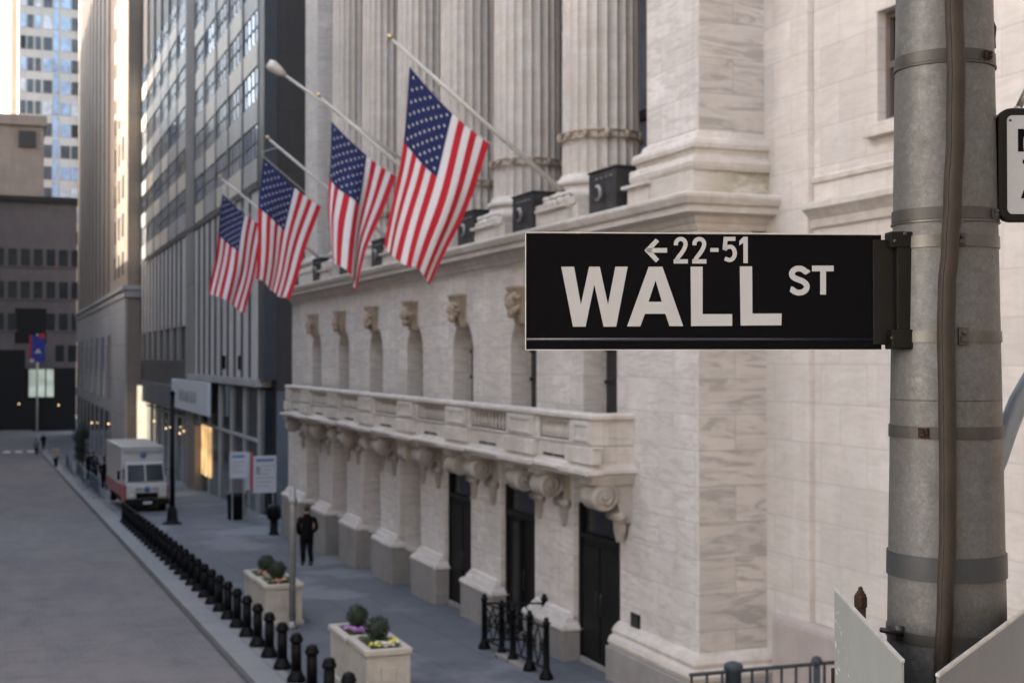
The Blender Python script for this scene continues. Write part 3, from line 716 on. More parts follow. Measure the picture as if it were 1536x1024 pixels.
# ------------------------------------------------------------------ flags
FLAGS = [  # Y, hoist outer (x,z), hoist inner, fly outer, fly inner, seed, folds
    (24.2, (7.20, 10.40), (8.80, 9.03), (6.85, 7.04), (7.77, 6.27), 0, .10),
    (30.2, (7.11, 10.35), (8.66, 9.15), (7.05, 7.25), (7.73, 6.42), 1, .15),
    (36.5, (6.70, 10.38), (8.31, 9.09), (6.50, 7.05), (7.38, 6.44), 2, .07),
    (45.0, (6.90, 10.36), (8.30, 9.30), (6.42, 7.10), (7.66, 6.38), 3, .055)]
FL_LAB = ['large striped flag on the pole nearest the corner pillar, its blue canton uppermost',
          'deeply folded striped flag hanging just behind the nearest one', 'striped flag hanging third from the corner pillar, overlapping the farthest flag',
          'farthest striped flag, hanging in front of the glass office block']
def flag_surface(F):
    Y, A, B, C, D, sd, amp = F
    ph = sd*1.7
    def S(u, v):              # u across the hoist (0 = outer end), v down the fly
        x = (A[0]*(1-u)+B[0]*u)*(1-v)+(C[0]*(1-u)+D[0]*u)*v
        z = (A[1]*(1-u)+B[1]*u)*(1-v)+(C[1]*(1-u)+D[1]*u)*v
        k = min(1, v*1.5+.05); nf = (6.2, 8.6, 7.1, 9.4)[sd]; lean = (1.3, -.9, .6, 2.0)[sd]
        a1 = u*nf+ph+v*lean; w1 = math.sin(a1)+.35*math.sin(2*a1+.8); w2 = math.sin(u*17+ph*2.3-v*3.1)
        y = Y + amp*k*(w1+.32*w2*v) + (.30, -.18, .12, -.25)[sd]*v*v
        x += amp*.6*k*math.cos(a1) + .05*k*math.sin(v*5+ph)
        z -= .10*math.sin(math.pi*u)*(1-v) + (.02+.15*amp)*math.sin(u*nf+ph*1.3)*v*v - .03*w2*v*v
        return Vector((x, y, z))
    return S
STAR = [(math.sin(math.pi*k/5)*(1 if k % 2 == 0 else .42), math.cos(math.pi*k/5)*(1 if k % 2 == 0 else .42)) for k in range(10)]
for i, F in enumerate(FLAGS):
    S = flag_surface(F); Y, A, B = F[0], F[1], F[2]
    fp = thing('flagpole', ['white slanted flagpole with gold ball nearest the corner pillar', 'white slanted flagpole partly hidden by the nearest flag',
               'white slanted flagpole third from the corner pillar', 'farthest slanted white flagpole by the office block'][i], 'flagpole', (10.45, Y, 8.1), 'flagpoles on the column ledge')
    root, tip = Vector((10.45, Y, 8.08)), Vector((6.86, Y, 10.88))
    d = (tip-root)
    rl = lambda p: p-root
    q = MB(); q.smooth = True; q.tube([(0, 0, .02), d*.5, d], [.055, .045, .032], 12); q.build('shaft', 'pole_white', fp).location = (0, 0, -.02)
    q = MB(); q.smooth = True; q.blob(d*1.012, .058, 12); q.build('finial', 'gold', fp)
    q = MB(); q.box(-.14, .16, -.16, .16, -.20, .10); q.build('socket', 'lead_box', fp, .02)
    q = MB(); pa, pb = rl(Vector((A[0], Y, A[1]))), rl(Vector((B[0], Y, B[1])))
    q.tube([d*.93+Vector((0, 0, -.02)), pa+Vector((-.05, 0, .12)), pa], .008, 5); q.tube([pa, pb], .010, 5); q.tube([pb, d*.18], .008, 5)
    q.build('halyard', 'pole_white', fp)
    fg = thing('flag', FL_LAB[i], 'flag', (A[0], Y, A[1]), 'striped flags at half mast')
    o = Vector(fg.location)
    nu, nv = 52, 60
    f = MB(); f.smooth = True; cn = MB(); cn.smooth = True
    UC, VC = 7/13, .4167
    pts = {}
    for iu in range(nu+1):
        for iv in range(nv+1): pts[iu, iv] = S(iu/nu, iv/nv)-o
    for mb, canton in ((f, False), (cn, True)):
        idx = {}
        for iu in range(nu):
            for iv in range(nv):
                inc = (iu+.5)/nu < UC and (iv+.5)/nv < VC
                if inc != canton: continue
                ids = []
                for k in ((iu, iv), (iu+1, iv), (iu+1, iv+1), (iu, iv+1)):
                    if k not in idx: idx[k] = len(mb.v); mb.v.append(tuple(pts[k]))
                    ids.append(idx[k])
                mb.f.append(ids); mb.sm.append(True); mb.m.append(0 if canton else int((iu+.5)/nu*13) % 2)
    f.build('striped_field', ['flag_red', 'flag_white'], fg)
    # stars lie on both faces of the canton
    cn.mi = 1; cn.smooth = False
    rs = .035
    for r in range(9):
        for c in range(11):
            if (r+c) % 2: continue
            u0 = UC*(r+1)/10; v0 = VC*(c+1)/12
            e = .004; du = (S(u0+e, v0)-S(u0-e, v0))/(2*e); dv = (S(u0, v0+e)-S(u0, v0-e))/(2*e); nn = du.cross(dv).normalized()
            for sg in (1, -1):
                vs = [S(u0-a*rs/du.length, v0-b_*rs/dv.length)-o+nn*sg*.004 for a, b_ in STAR]
                ctr = S(u0, v0)-o+nn*sg*.004
                cn.add([ctr]+vs, [(0, 1+k, 1+(k+1) % 10) for k in range(10)])
    cn.build('canton', ['flag_blue', 'flag_white'], fg)
# lamp arm beside the second flagpole
la = thing('floodlight_mast', 'long white arm with a floodlight head, rising above the second flag', 'floodlight', (10.4, 33, 9.5))
d = Vector((6.45, 33, 12.02))-Vector((10.4, 33, 9.5))
q = MB(); q.smooth = True; q.tube([(0, 0, 0), d*.5, d], [.045, .042, .036], 10); q.build('arm', 'pole_white', la)
q = MB(); q.smooth = True; q.tube([d*.965, d*1.0, d*1.045, d*1.07], [.06, .12, .15, .11], 14); q.build('lamp_head', 'pole_white', la)
q = MB(); q.tube([d*1.0701, d*1.073], .10, 14); q.build('lens', 'lamp_glass', la)
q = MB(); q.box(-.05, .5, -.1, .1, -2.0, .1); q.build('bracket', 'lead_box', la, .02)

# ------------------------------------------------------------------ office block beyond the exchange
OX, O0, O1 = 11.0, 59.3, 114.8
of = thing('office_block', 'grey metal and glass office block with a dark windowless side wall beyond the exchange', 'building', (OX, O0, gz(O0)))
def PB(mb, name, mats, parent, bevel=0):
    o = mb.build(name, mats, parent, bevel); o.matrix_parent_inverse = Matrix.Translation(-parent.location); return o
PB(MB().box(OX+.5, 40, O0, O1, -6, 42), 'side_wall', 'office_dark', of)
PB(MB().box(OX-.1, OX+.499, O0-.05, 60.6, 3.9, 42), 'corner_pilaster', 'office_edge', of)
PB(MB().box(OX, OX+.499, 60.6, O1, 12.9, 42), 'backing_wall', 'office_mullion', of)
ZB, SH = 12.95, 2.65
sections = [[60.75+4.28*k for k in range(6)], [86.0+4.8*k for k in range(7)]]
PB(MB().box(OX-.12, OX+.498, 82.2, 85.9, -5, 42), 'pilaster', 'office_stone', of)
mu = MB()
for es in sections:
    for e in es: mu.box(OX-.12, OX-.001, e-.13, e+.13, 12.9, 42)
PB(mu, 'mullion', 'office_mullion', of)
rnd = random.Random(3)
for si, es in enumerate(sections):
    for e0, e1 in zip(es[:-1], es[1:]):
        for k in range(6):
            z = ZB+SH*k
            p = PB(MB().box(OX-.06-rnd.uniform(0, .05), OX-.001, e0+.11, e1-.11, z+.04, z+1.12), 'spandrel_panel', 'office_panel' if rnd.random() < .5 else 'office_panel_grey', of, .01)
            gl = MB(); gl.box(OX-.03, OX-.002, e0+.11, e1-.11, z+1.2, z+SH-.04)
            wo = PB(gl, 'window', 'glass_blue' if (si == 0 and e0 < 64) or rnd.random() < .15 else ('glass_mirror' if rnd.random() < .75 else rnd.choice(['glass', 'blind_pane'])), of)
            fr = MB(); q = (e1-e0-.22)/4
            for j in (1, 2, 3): fr.box(OX-.07, OX-.031, e0+.11+q*j-.03, e0+.11+q*j+.03, z+1.2, z+SH-.04)
            fr.box(OX-.068, OX-.031, e0+.111, e1-.111, z+1.85, z+1.9); fr.build('glazing_bars', 'office_mullion', wo)
PB(MB().box(OX-.14, OX+.4, 60.6, O1, 12.60, 12.899), 'ledge', 'office_mullion', of)
lo = MB(); lo.box(OX+.1, OX+.497, 60.6, 82.19, 3.9, 12.599); lo.box(OX+.1, OX+.497, 85.91, O1, 6.9, 12.599)
lo.box(OX-.05, OX+.497, 85.91, O1, 3.0, 4.7)
for k in range(10): PB(MB().box(OX-.06, OX+.098, 60.72+2.14*k, 60.72+2.14*k+1.98, 3.92, 12.58), 'wall_slab', 'office_slab', of, .015)
for k in range(22): PB(MB().box(OX-.16, OX+.097, 62.70+2.14*k if k < 9 else 88.25+2.4*(k-9), (62.70+2.14*k if k < 9 else 88.25+2.4*(k-9))+.15, 3.93 if k < 9 else 6.93, 12.59), 'wall_rib', 'office_edge', of)
for k in range(12): PB(MB().box(OX-.06, OX+.098, 86.0+2.4*k, 86.0+2.4*k+2.25, 6.92, 12.58), 'wall_slab', 'office_slab', of, .015)
PB(lo, 'lower_wall', 'office_mullion', of)
for k in range(7):
    e = 87+4.0*k; lo2 = PB(MB().box(OX+.05, OX+.45, e, e+2.3, 4.701, 6.899), 'window', 'glass', of)
    PB(MB().box(OX-.05, OX+.496, e+2.31, e+3.99, 4.701, 6.899), 'pier', 'office_stone', of)
for y in (70.2, 65.2):
    PB(MB().box(OX-.22, OX-.055, y, y+.22, 4.3, 5.0), 'wall_lamp', 'black_iron', of)
PB(MB().box(OX-.25, OX+.49, 60.4, 84, 3.55, 3.899), 'canopy', 'office_panel_grey', of, .02)
PB(MB().box(OX-.3, OX+.49, 85.92, O1, 1.4, 2.999), 'fascia', 'office_band', of)
PB(MB().box(OX+.1, OX+.49, 60.0, O1, -4.4, 3.449), 'shop_window', 'shop_glass', of)
PB(MB().box(OX+.5, OX+1.2, O0-.02, O0-.001, -3.2, 3.4), 'side_panel', 'office_band', of)
PB(MB().box(OX+1.201, OX+9, O0-.02, O0-.001, 0, 3.4), 'side_panel', 'office_band', of)
sf = MB()
for k in range(14):
    e = 61+3.9*k; sf.box(OX-.02, OX+.099, e, e+.16, -4.3, 3.449)
for k in range(13):
    e = 61.17+3.9*k; sf.box(OX-.01, OX+.09, e, e+3.72, 1.0, 1.12)
PB(sf, 'shopfront_frame', 'office_panel_grey', of)
PB(MB().box(OX+.02, OX+.08, 76.4, 79.6, -1.9, .99), 'lit_doorway', 'warm_light', of)
PB(MB().box(OX-.35, OX+.099, 79.7, 83.0, -3.1, .9), 'doorway_jamb', 'tower_brown', of)
PB(MB().box(OX-.5, OX+.09, 111.6, 113.6, -3.9, 2.6), 'lit_display', 'lit_panel', of)
for k in (0, 1, 3, 4, 7):
    e = 85+2.6*k+rnd.uniform(-.6, .6)
    PB(MB().blob((OX-.25, e, .15+rnd.uniform(-.25, .2)), .05+rnd.uniform(0, .03), 8), 'shop_lamp', 'bulb', of)
sb = thing('sign_board', 'long pale sign board with blurred grey lettering above the shopfront', 'sign', (10.62, 82, 2.6))
MB().box(-.08, .08, -8.3, 8.3, -.92, .92).build('board', 'white_board', sb, .02)
q = MB(); rnd = random.Random(11); y = -3.6
while y < 4.2:
    q = MB(); q.obox((-.085, y, -.38), (-.012, 0, 0), (0, .22, 0), (0, rnd.uniform(-.25, .25), rnd.uniform(.55, .75))); y += rnd.uniform(.38, .62)
    q.build('letter', 'ink_grey', sb)
q = MB(); q.box(.081, .3, -7, -6.9, -.1, .1); q.box(.081, .3, 6.9, 7, -.1, .1); q.build('bracket', 'black_iron', sb)

# ------------------------------------------------------------------ brown stone tower
TX, T0, T1 = 9.8, 114.9, 192.
tw = thing('stone_tower', 'tall brown ribbed stone tower on a pale grey base beyond the office block', 'building', (TX, T0, gz(T0)))
PB(MB().box(TX+.01, 36, T0, T1, -7, 75), 'wall', 'tower_brown', tw)
PB(MB().box(TX-.25, TX+3, T0-.3, T1, 9.9, 10.5), 'cornice', 'tower_base', tw, .05)
PB(MB().box(TX-.40, TX+3, T0-.45, T1, 10.501, 10.9), 'cornice', 'tower_base', tw, .05)
for k in range(9):
    y = 134.5+6.0*k; PB(MB().box(TX-.16, TX+.009, y, y+3.1, 10.901, 75), 'rib', 'tower_rib', tw)
for k in range(9):
    y = 137.8+6.0*k
    if y+2.3 < T1: PB(MB().box(TX-.03, TX+.008, y+.1, y+2.3, 10.901, 75), 'window_strip', 'dark_strip', tw)
for c0 in (118.5, 122.6, 126.6):
    for k in range(15):
        z = 12+3.3*k; PB(MB().box(TX-.03, TX+.009, c0, c0+1.5, z, z+2.0), 'window', 'glass', tw)
bs = MB(); bs.box(TX-.15, TX+.005, T0-.1, 129.9, -5.3, 9.899); bs.box(TX-.15, TX+.005, 130, T1, 7.0, 9.899); bs.box(TX-.15, TX+.005, 130, T1, -.2, .9)
for k in range(6): bs.box(TX-.25, TX+.005, 134+9*k, 137.5+9*k, .901, 6.999)
PB(bs, 'base_wall', 'tower_base', tw)
for k in range(6): PB(MB().box(TX-.1, TX+.004, 137.6+9*k, 142.9+9*k, .902, 6.998), 'window', 'glass', tw)
for k in range(8): PB(MB().box(TX-.2, TX+.003, 131+7*k, 137+7*k, -5.3, -.21), 'shop_window', 'shop_glass', tw)
for k in range(9): PB(MB().box(TX-.3, TX+.002, 130.2+7*k, 130.9+7*k, -5.3, -.21), 'shop_pier', 'tower_base', tw)
for k, (y, z) in enumerate([(128, -1.2), (152, -2.2)]):
    PB(MB().blob((TX-.5, y, z), .09, 8), 'shop_lamp', 'bulb', tw)

# ------------------------------------------------------------------ building closing the street
EY = 205.
eb = thing('end_building', 'purplish brown stone building with rows of square windows closing the end of the street', 'building', (5, EY, gz(EY)))
PB(MB().box(-24, 10.3, EY, EY+18, -6, 27.4), 'wall', 'end_stone', eb)
PB(MB().box(-24.3, 10.6, EY-.6, EY+18, 27.401, 28.2), 'cornice', 'lead_box', eb, .05)
for zr in (18.15, 13.45, 8.85):
    for k in range(-3, 6):
        x = .95+1.74*k
        if zr < 9 and 1.6 < x < 6.0: continue
        wo = PB(MB().box(x, x+1.2, EY-.06, EY-.001, zr, zr+2.45), 'window', 'glass_dark', eb)
        MB().box(x-.08, x+1.28, EY-.18, EY-.001, zr-.2, zr-.005).build('sill', 'end_stone', wo)
for k in range(6, 10):
    x = -3+1.74*k
    PB(MB().box(x, x+1.2, EY-.06, EY-.001, 4.3, 6.7), 'window', 'glass_dark', eb)
PB(MB().box(1.9, 6.2, EY-.05, EY-.001, 6.9, 12.0), 'dark_recess', 'interior_dark', eb)
PB(MB().box(-.4, 3.3, EY-.08, EY-.001, -1, 6.0), 'dark_recess', 'interior_dark', eb)
PB(MB().box(-24, 10.28, EY-.5, EY-.09, -5.6, 3.4), 'arcade_wall', 'interior_dark', eb)
for k in range(3):
    PB(MB().box(3.8+1.2*k, 4.8+1.2*k, EY-.62, EY-.501, -.8, 3.2), 'lit_window', 'lit_window', eb)
PB(MB().box(3.6, 7.2, EY-.66, EY-.51, 3.201, 3.6), 'lintel', 'end_stone', eb)
rnd = random.Random(5)
for k in (0, 2, 5): PB(MB().blob((2.4+1.15*k+rnd.uniform(-.3, .3), EY-1.2, -1.9+rnd.uniform(-.5, .4)), .06+.05*rnd.random(), 8), 'shop_lamp', 'bulb', eb)
bn = thing('street_banner', 'blue and red banner on a pale post at the far end of the street', 'banner', (4.8, 199, gz(199)))
q = MB(); q.smooth = True; q.tube([(0, 0, 0), (0, 0, 13.6)], .14, 10); q.build('post', 'pole_white', bn)
MB().box(-.75, 1.05, -.22, -.14, 9.7, 13.4).build('cloth', 'banner_blue', bn, .01)
MB().box(-1.05, -.751, -.23, -.15, 9.9, 13.5).build('edge_stripe', 'banner_red', bn)
MB().box(.3, 1.0, -.24, -.221, 13.0, 13.7).build('corner_patch', 'banner_red', bn)
q = MB(); q.prism([(-.4, 10.9), (.6, 10.9), (.1, 11.6)], (0, -.225, 0), (1, 0, 0), (0, 0, 1), (0, -.02, 0)); q.box(-1.0, -.4, -.26, -.235, 9.6, 10.1); q.build('emblem', 'paint_white', bn)

# ------------------------------------------------------------------ far towers
bw = thing('brown_block', 'plain brown masonry block with a broken cornice behind the end building', 'building', (0, 230, -5.4))
PB(MB().box(-30, 6.45, 230, 246, -6, 42.5), 'wall', 'brown_mass', bw)
PB(MB().box(-30.3, 6.9, 229.4, 246, 42.501, 44.2), 'cornice', 'brown_mass', bw, .1)
PB(MB().box(2.6, 5.2, 229.5, 229.99, 39.0, 41.6), 'vent_panel', 'lead_box', bw)
gt = thing('glass_tower', 'tall pale tower with blue glass strips far down the street', 'building', (8, 262, -5.4))
PB(MB().box(2.9, 24, 262, 290, -6, 110), 'wall', 'pale_tower', gt)
rnd = random.Random(9); cnt = 0
xs = [(3.2, 4.1), (4.4, 5.4), (5.8, 6.7), (7.2, 8.7), (8.9, 9.9), (10.3, 11.9), (12.2, 13.4)]
for k in range(13):
    z = 26+4.0*k
    for j, (x0, x1) in enumerate(xs):
        cnt += 1
        if j == 4: zz = (z, z+3.6)
        else: zz = (z, z+2.4)
        PB(MB().box(x0, x1, 261.9, 261.999, *zz), 'window', 'glass_blue' if j == 4 or (j == 5 and rnd.random() < .7) else rnd.choice(['glass', 'glass', 'glass_dark', 'glass_mirror', 'glass_blue']), gt)
PB(MB().box(13.5, 24, 261.6, 261.99, -6, 110), 'dark_bay', 'glass', gt)
ct = thing('cream_tower', 'sunlit cream tower rising behind the brown masonry block', 'building', (1.62, 292, -5.4), rz=R(14))
MB().box(0, 20, 0, 40, 0, 130).build('wall', 'cream_tower', ct)
q = MB()
for k in range(8): q.box(-.25, -.001, 1+5*k, 2.2+5*k, 40, 128)
q.build('pier', 'cream_tower', ct)

# ------------------------------------------------------------------ buildings across the street (outside the picture; they shade the street)
def opposite(name, label, x0, x1, y0, y1, h, mat):
    t = thing(name, label, 'building', ((x0+x1)/2, y0, gz(y0)))
    PB(MB().box(x0, x1, y0, y1, -7, h), 'wall', mat, t)
    q = MB()
    nz = int(h/4); ny = int((y1-y0)/3.4)
    for k in range(min(nz, 14)):
        for j in range(ny): q.box(x1-.02, x1+.03, y0+1+3.4*j, y0+2.8+3.4*j, 1+4*k, 3.4+4*k)
    w_ = PB(q, 'window_bays', 'glass', t); w_['kind'] = 'stuff'
    PB(MB().box(x0-.3, x1+.5, y0-.3, y1+.3, h+.001, h+.9), 'cornice', mat, t)
    return t
opposite('banking_house', 'low limestone banking house across the street, outside the picture', -40, -17, 10, 47, 28, 'opp_stone')
opposite('setback_tower', 'tall limestone tower across the street, outside the picture', -34, -15, 47.5, 121, 50, 'opp_stone')
opposite('cross_street_house', 'low limestone house between the taller towers, outside the picture', -30, -16, 121.1, 141.9, 23, 'opp_stone')
opposite('corner_tower', 'limestone corner tower past the cross street, outside the picture', -34, -15, 142, 203, 55, 'opp_stone')
opposite('north_block', 'tall limestone block on the near cross street, outside the picture', 15, 62, -60, -9, 42, 'opp_stone')
opposite('portico_hall', 'limestone hall behind the viewpoint, outside the picture', -30, 14, -50, -9, 20, 'opp_stone')

# ------------------------------------------------------------------ street furniture
bol = None
for i in range(32):
    y = 19.75+1.27*i
    lab = f'black iron bollard, {ORD[i]} in the kerb row from its near end'
    if bol is None:
        bol = thing('bollard', 'black iron bollard with a flared foot, nearest in the kerb row', 'bollard', (4.93, y, gz(y)), 'bollards along the kerb'); t = bol
        q = MB(); q.smooth = True; q.lathe([(.17, 0), (.17, .05), (.15, .09), (.115, .14), (.10, .20)], (0, 0, 0), 14); q.build('base', 'black_iron', t)
        q = MB(); q.smooth = True; q.lathe([(.095, .20), (.09, .70)], (0, 0, 0), 16, 'z', lambda a: 1-.06*abs(math.sin(a*4))); q.build('shaft', 'black_iron', t)
        q = MB(); q.smooth = True; q.lathe([(.105, .70), (.12, .72), (.12, .76), (.095, .78), (.10, .80), (.085, .84), (.04, .865)], (0, 0, 0), 14); q.build('cap', 'black_iron', t)
    else:
        t = copy_tree(bol); t.location = (4.93, y, gz(y)); t['label'] = lab

def leaf_cloud(mb, c, r, n, size, seed, flat=1.0):
    rnd = random.Random(seed)
    for k in range(n):
        d = Vector((rnd.gauss(0, 1), rnd.gauss(0, 1), rnd.gauss(0, 1))).normalized()
        p = Vector(c)+Vector((d.x*r[0], d.y*r[1], d.z*r[2]))*rnd.uniform(.70, 1.10)
        a = Vector((rnd.gauss(0, 1), rnd.gauss(0, 1), rnd.gauss(0, 1))).normalized(); b_ = a.cross(d)
        if b_.length < .1: continue
        b_.normalize(); s = size*rnd.uniform(.6, 1.3)
        mb.add([p-a*s, p-b_*s*.5, p+a*s, p+b_*s*.5], [(0, 1, 2, 3)])
def planter(y0, y1, x0, x1, h, lab, seed, flowers, shrub_lab, fl_lab):
    zg = min(gz(y0), gz(y1)); cx, cy = (x0+x1)/2, (y0+y1)/2; hx, hy = (x1-x0)/2, (y1-y0)/2
    t = thing('planter', lab, 'planter', (cx, cy, gz(cy)), 'cast stone planters on the pavement')
    q = MB(); q.box(-hx+.05, hx-.05, -hy+.05, hy-.05, .05, h-.1)
    for sx in (-1, 1):
        for sy in (-1, 1): q.box(sx*(hx-.13), sx*(hx-.035), sy*(hy-.13), sy*(hy-.035), .101, h-.101)
    q.box(-.13, .13, -hy+.03, -hy+.051, h*.42, h*.68); q.build('box', 'planter_stone', t, .012)
    MB().box(-hx+.0, hx, -hy, hy, -.08, .10).build('foot', 'planter_stone', t, .015)
    q = MB(); rim = [(0, h-.1), (.0, h-.02), (-.02, h), (-.14, h), (-.14, h-.1)]
    for a in (((-hx, -hy, h-.1), (2*hx, 0, 0), (0, .14, 0)), ((-hx, hy-.14, h-.1), (2*hx, 0, 0), (0, .14, 0)), ((-hx, -hy+.14, h-.1), (.14, 0, 0), (0, 2*hy-.28, 0)), ((hx-.14, -hy+.14, h-.1), (.14, 0, 0), (0, 2*hy-.28, 0))):
        q.obox(a[0], a[1], a[2], (0, 0, .1))
    q.build('rim', 'planter_stone', t, .02)
    MB().box(-hx+.14, hx-.14, -hy+.14, hy-.14, h-.14, h-.06).build('soil', 'soil', t)
    z = gz(cy)+h
    # clipped ball
    s = thing('boxwood_ball', shrub_lab, 'shrub', (cx, cy+.10, z-.06), 'clipped balls in the planters')
    q = MB(); q.smooth = True; q.tube([(0, 0, -.01), (.01, 0, .12), (0, .01, .3)], [.025, .022, .015], 8); q.build('stem', 'rust', s)
    q = MB(); q.smooth = True; q.blob((0, 0, .27), (.15, .15, .155), 14, seed, .10); q.smooth = False; leaf_cloud(q, (0, 0, .27), (.19, .19, .195), 1300, .026, seed); q.build('foliage', 'leaf_dark', s)
    f = thing('bedding_flowers', fl_lab, 'flowers', (cx, cy, z-.06), 'flower beds in the planters')
    q = MB(); rnd = random.Random(seed+5)
    for k in range(420):
        px, py = rnd.uniform(-hx+.16, hx-.16), rnd.uniform(-hy+.16, hy-.16)
        a = rnd.uniform(0, 6.28); sz = rnd.uniform(.025, .045); zz = rnd.uniform(.01, .08)
        q.add([(px, py, zz), (px+sz*math.cos(a), py+sz*math.sin(a), zz+.015), (px+sz*1.6*math.cos(a+.4), py+sz*1.6*math.sin(a+.4), zz+.005), (px+sz*math.cos(a+.9), py+sz*math.sin(a+.9), zz+.015)], [(0, 1, 2, 3)])
    q.build('leaves', 'leaf_mid', f)
    for mname, spots in flowers.items():
        q = MB(); q.smooth = True
        for (fx, fy, sp, n) in spots:
            for k in range(n):
                px = max(-hx+.17, min(hx-.17, fx*hx+rnd.gauss(0, sp))); py = max(-hy+.17, min(hy-.17, fy*hy+rnd.gauss(0, sp)))
                q.blob((px, py, .09+rnd.uniform(-.02, .04)), (.035, .035, .018), 8, k, .25)
        q.build('blossoms', mname, f)
planter(21.1, 22.42, 5.55, 6.35, .92, 'pale stone planter nearest the camera with yellow and white flowers round a clipped ball', 1,
        {'petal_yellow': [(.55, -.35, .07, 12), (-.45, -.55, .06, 8)], 'petal_white': [(.15, -.5, .08, 10), (-.1, -.55, .06, 8)]},
        'dark clipped ball shrub in the nearest planter among yellow flowers', 'yellow and white flowers bedded in the nearest stone planter')
planter(22.45, 23.77, 5.55, 6.35, .92, 'pale stone planter with purple flowers, butted behind the nearest one', 2,
        {'petal_purple': [(-.1, -.4, .09, 22), (-.5, .1, .06, 8)], 'petal_white': [(.6, 0, .05, 4)]},
        'dark clipped ball shrub above purple flowers', 'purple flowers bedded in the second stone planter')
planter(29.75, 31.1, 5.5, 6.4, .92, 'pale stone planter behind the thin grey post, with salmon flowers', 3,
        {'petal_orange': [(0, -.4, .12, 14), (.5, -.2, .08, 8)]},
        'clipped ball shrub just behind the thin grey post', 'salmon flowers bedded in the planter behind the grey post')
planter(31.13, 32.5, 5.5, 6.4, .92, 'farthest pale stone planter with a clipped ball and few pale flowers', 4,
        {'petal_orange': [(-.1, -.5, .12, 12)], 'petal_white': [(.3, -.3, .08, 5)]},
        'clipped ball shrub in the farthest planter', 'pale flowers bedded in the farthest planter')

t = thing('sign_post', 'thin grey steel post standing by the far pair of planters', 'post', (6.02, 29.2, gz(29.2)))
q = MB(); q.smooth = True; q.lathe([(.075, 0), (.07, 2.6), (.07, 3.1)], (0, 0, 0), 14); q.build('shaft', 'grey_post', t)
q = MB(); q.smooth = True; q.lathe([(.12, 0), (.12, .06), (.09, .12), (.078, .16)], (0, 0, 0), 14); q.build('foot', 'grey_post', t)
q = MB(); q.smooth = True; q.lathe([(.08, 2.72), (.105, 2.74), (.105, 2.86), (.08, 2.88)], (0, 0, 0), 14); q.build('collar', 'grey_post', t)

t = thing('lamp_post', 'slim black lamp post with a flared foot on the pavement beside the armoured truck', 'lamp post', (6.75, 57.4, gz(57.4)))
q = MB(); q.smooth = True; q.lathe([(.11, .75), (.095, 2.6), (.085, 5.4)], (0, 0, 0), 14); q.build('shaft', 'black_iron', t)
q = MB(); q.smooth = True; q.lathe([(.42, 0), (.40, .05), (.25, .10), (.22, .3), (.20, .55), (.15, .65), (.12, .75)], (0, 0, 0), 14); q.build('foot', 'black_iron', t)
q = MB(); q.smooth = True; q.lathe([(.085, 5.4), (.11, 5.42), (.11, 5.5), (.02, 5.6)], (0, 0, 0), 14); q.build('cap', 'black_iron', t)

t = thing('litter_bin', 'black round litter bin below the notice boards', 'litter bin', (9.55, 58.2, gz(58.2)))
q = MB(); q.smooth = True; q.lathe([(.33, 0), (.37, .06), (.40, .95), (.42, 1.0)], (0, 0, 0), 20, 'z', lambda a: 1-.02*abs(math.sin(a*10))); q.build('body', 'black_iron', t)
q = MB(); q.smooth = True; q.lathe([(.43, 1.0), (.44, 1.05), (.36, 1.13), (.2, 1.18)], (0, 0, 0), 20); q.build('lid', 'black_iron', t)
t = thing('pedestal_bin', 'black bin on a narrow pedestal beside the far end of the exchange', 'bin', (9.72, 50.6, gz(50.6)))
q = MB(); q.smooth = True; q.lathe([(.20, 0), (.20, .05), (.16, .10), (.15, .55)], (0, 0, 0), 14); q.build('pedestal', 'black_iron', t)
q = MB(); q.smooth = True; q.lathe([(.16, .55), (.27, .64), (.28, 1.0), (.22, 1.10), (.10, 1.15)], (0, 0, 0), 14); q.build('bowl', 'black_iron', t)

def notice(x0, x1, y, z0, z1, lab, big):
    t = thing('notice_board', lab, 'notice board', ((x0+x1)/2, y, gz(y)))
    w2 = (x1-x0)/2; g = gz(y)
    MB().box(-w2, w2, -.03, .03, z0-g, z1-g).build('panel', 'paper', t, .01)
    q = MB()
    q.tube([(-w2+.12, .06, 0), (-w2+.12, .06, z1-g)], .03, 8); q.tube([(w2-.12, .06, 0), (w2-.12, .06, z1-g)], .03, 8); q.build('stand', 'grey_post', t)
    q = MB(); H = z1-z0
    q.box(-w2+.1, w2-.1, -.036, -.031, z1-g-.24, z1-g-.12); q.build('heading', 'ink_blue', t)
    q = MB()
    for k in range(6 if big else 4):
        zz = z1-g-.40-k*(H-.55)/(6 if big else 4); q.box(-w2+.1+(.25 if k < 2 and big else 0), w2-.1-.12*(k % 3), -.036, -.031, zz-.04, zz)
    if big: q.box(-w2+.1, -w2+.28, -.036, -.031, z1-g-.75, z1-g-.42)
    q.build('print', 'ink_grey', t)
notice(9.89, 10.85, 56.0, -.77, .78, 'large white printed notice board on a stand beside the exchange', True)
notice(9.0, 9.72, 56.6, -.18, .92, 'smaller white notice board standing left of the large one', False)
t = thing('notice_banner', 'narrow red and white banner between the two notice boards', 'banner', (9.95, 57.4, gz(57.4)))
MB().box(-.16, .16, -.02, .02, 1.3, 2.9).build('panel', 'paper', t, .005)
MB().box(.04, .161, -.026, -.021, 1.3, 2.9).build('stripe', 'ink_red', t)
q = MB(); q.tube([(0, .05, 0), (0, .05, 2.95)], .025, 8); q.build('stand', 'grey_post', t)

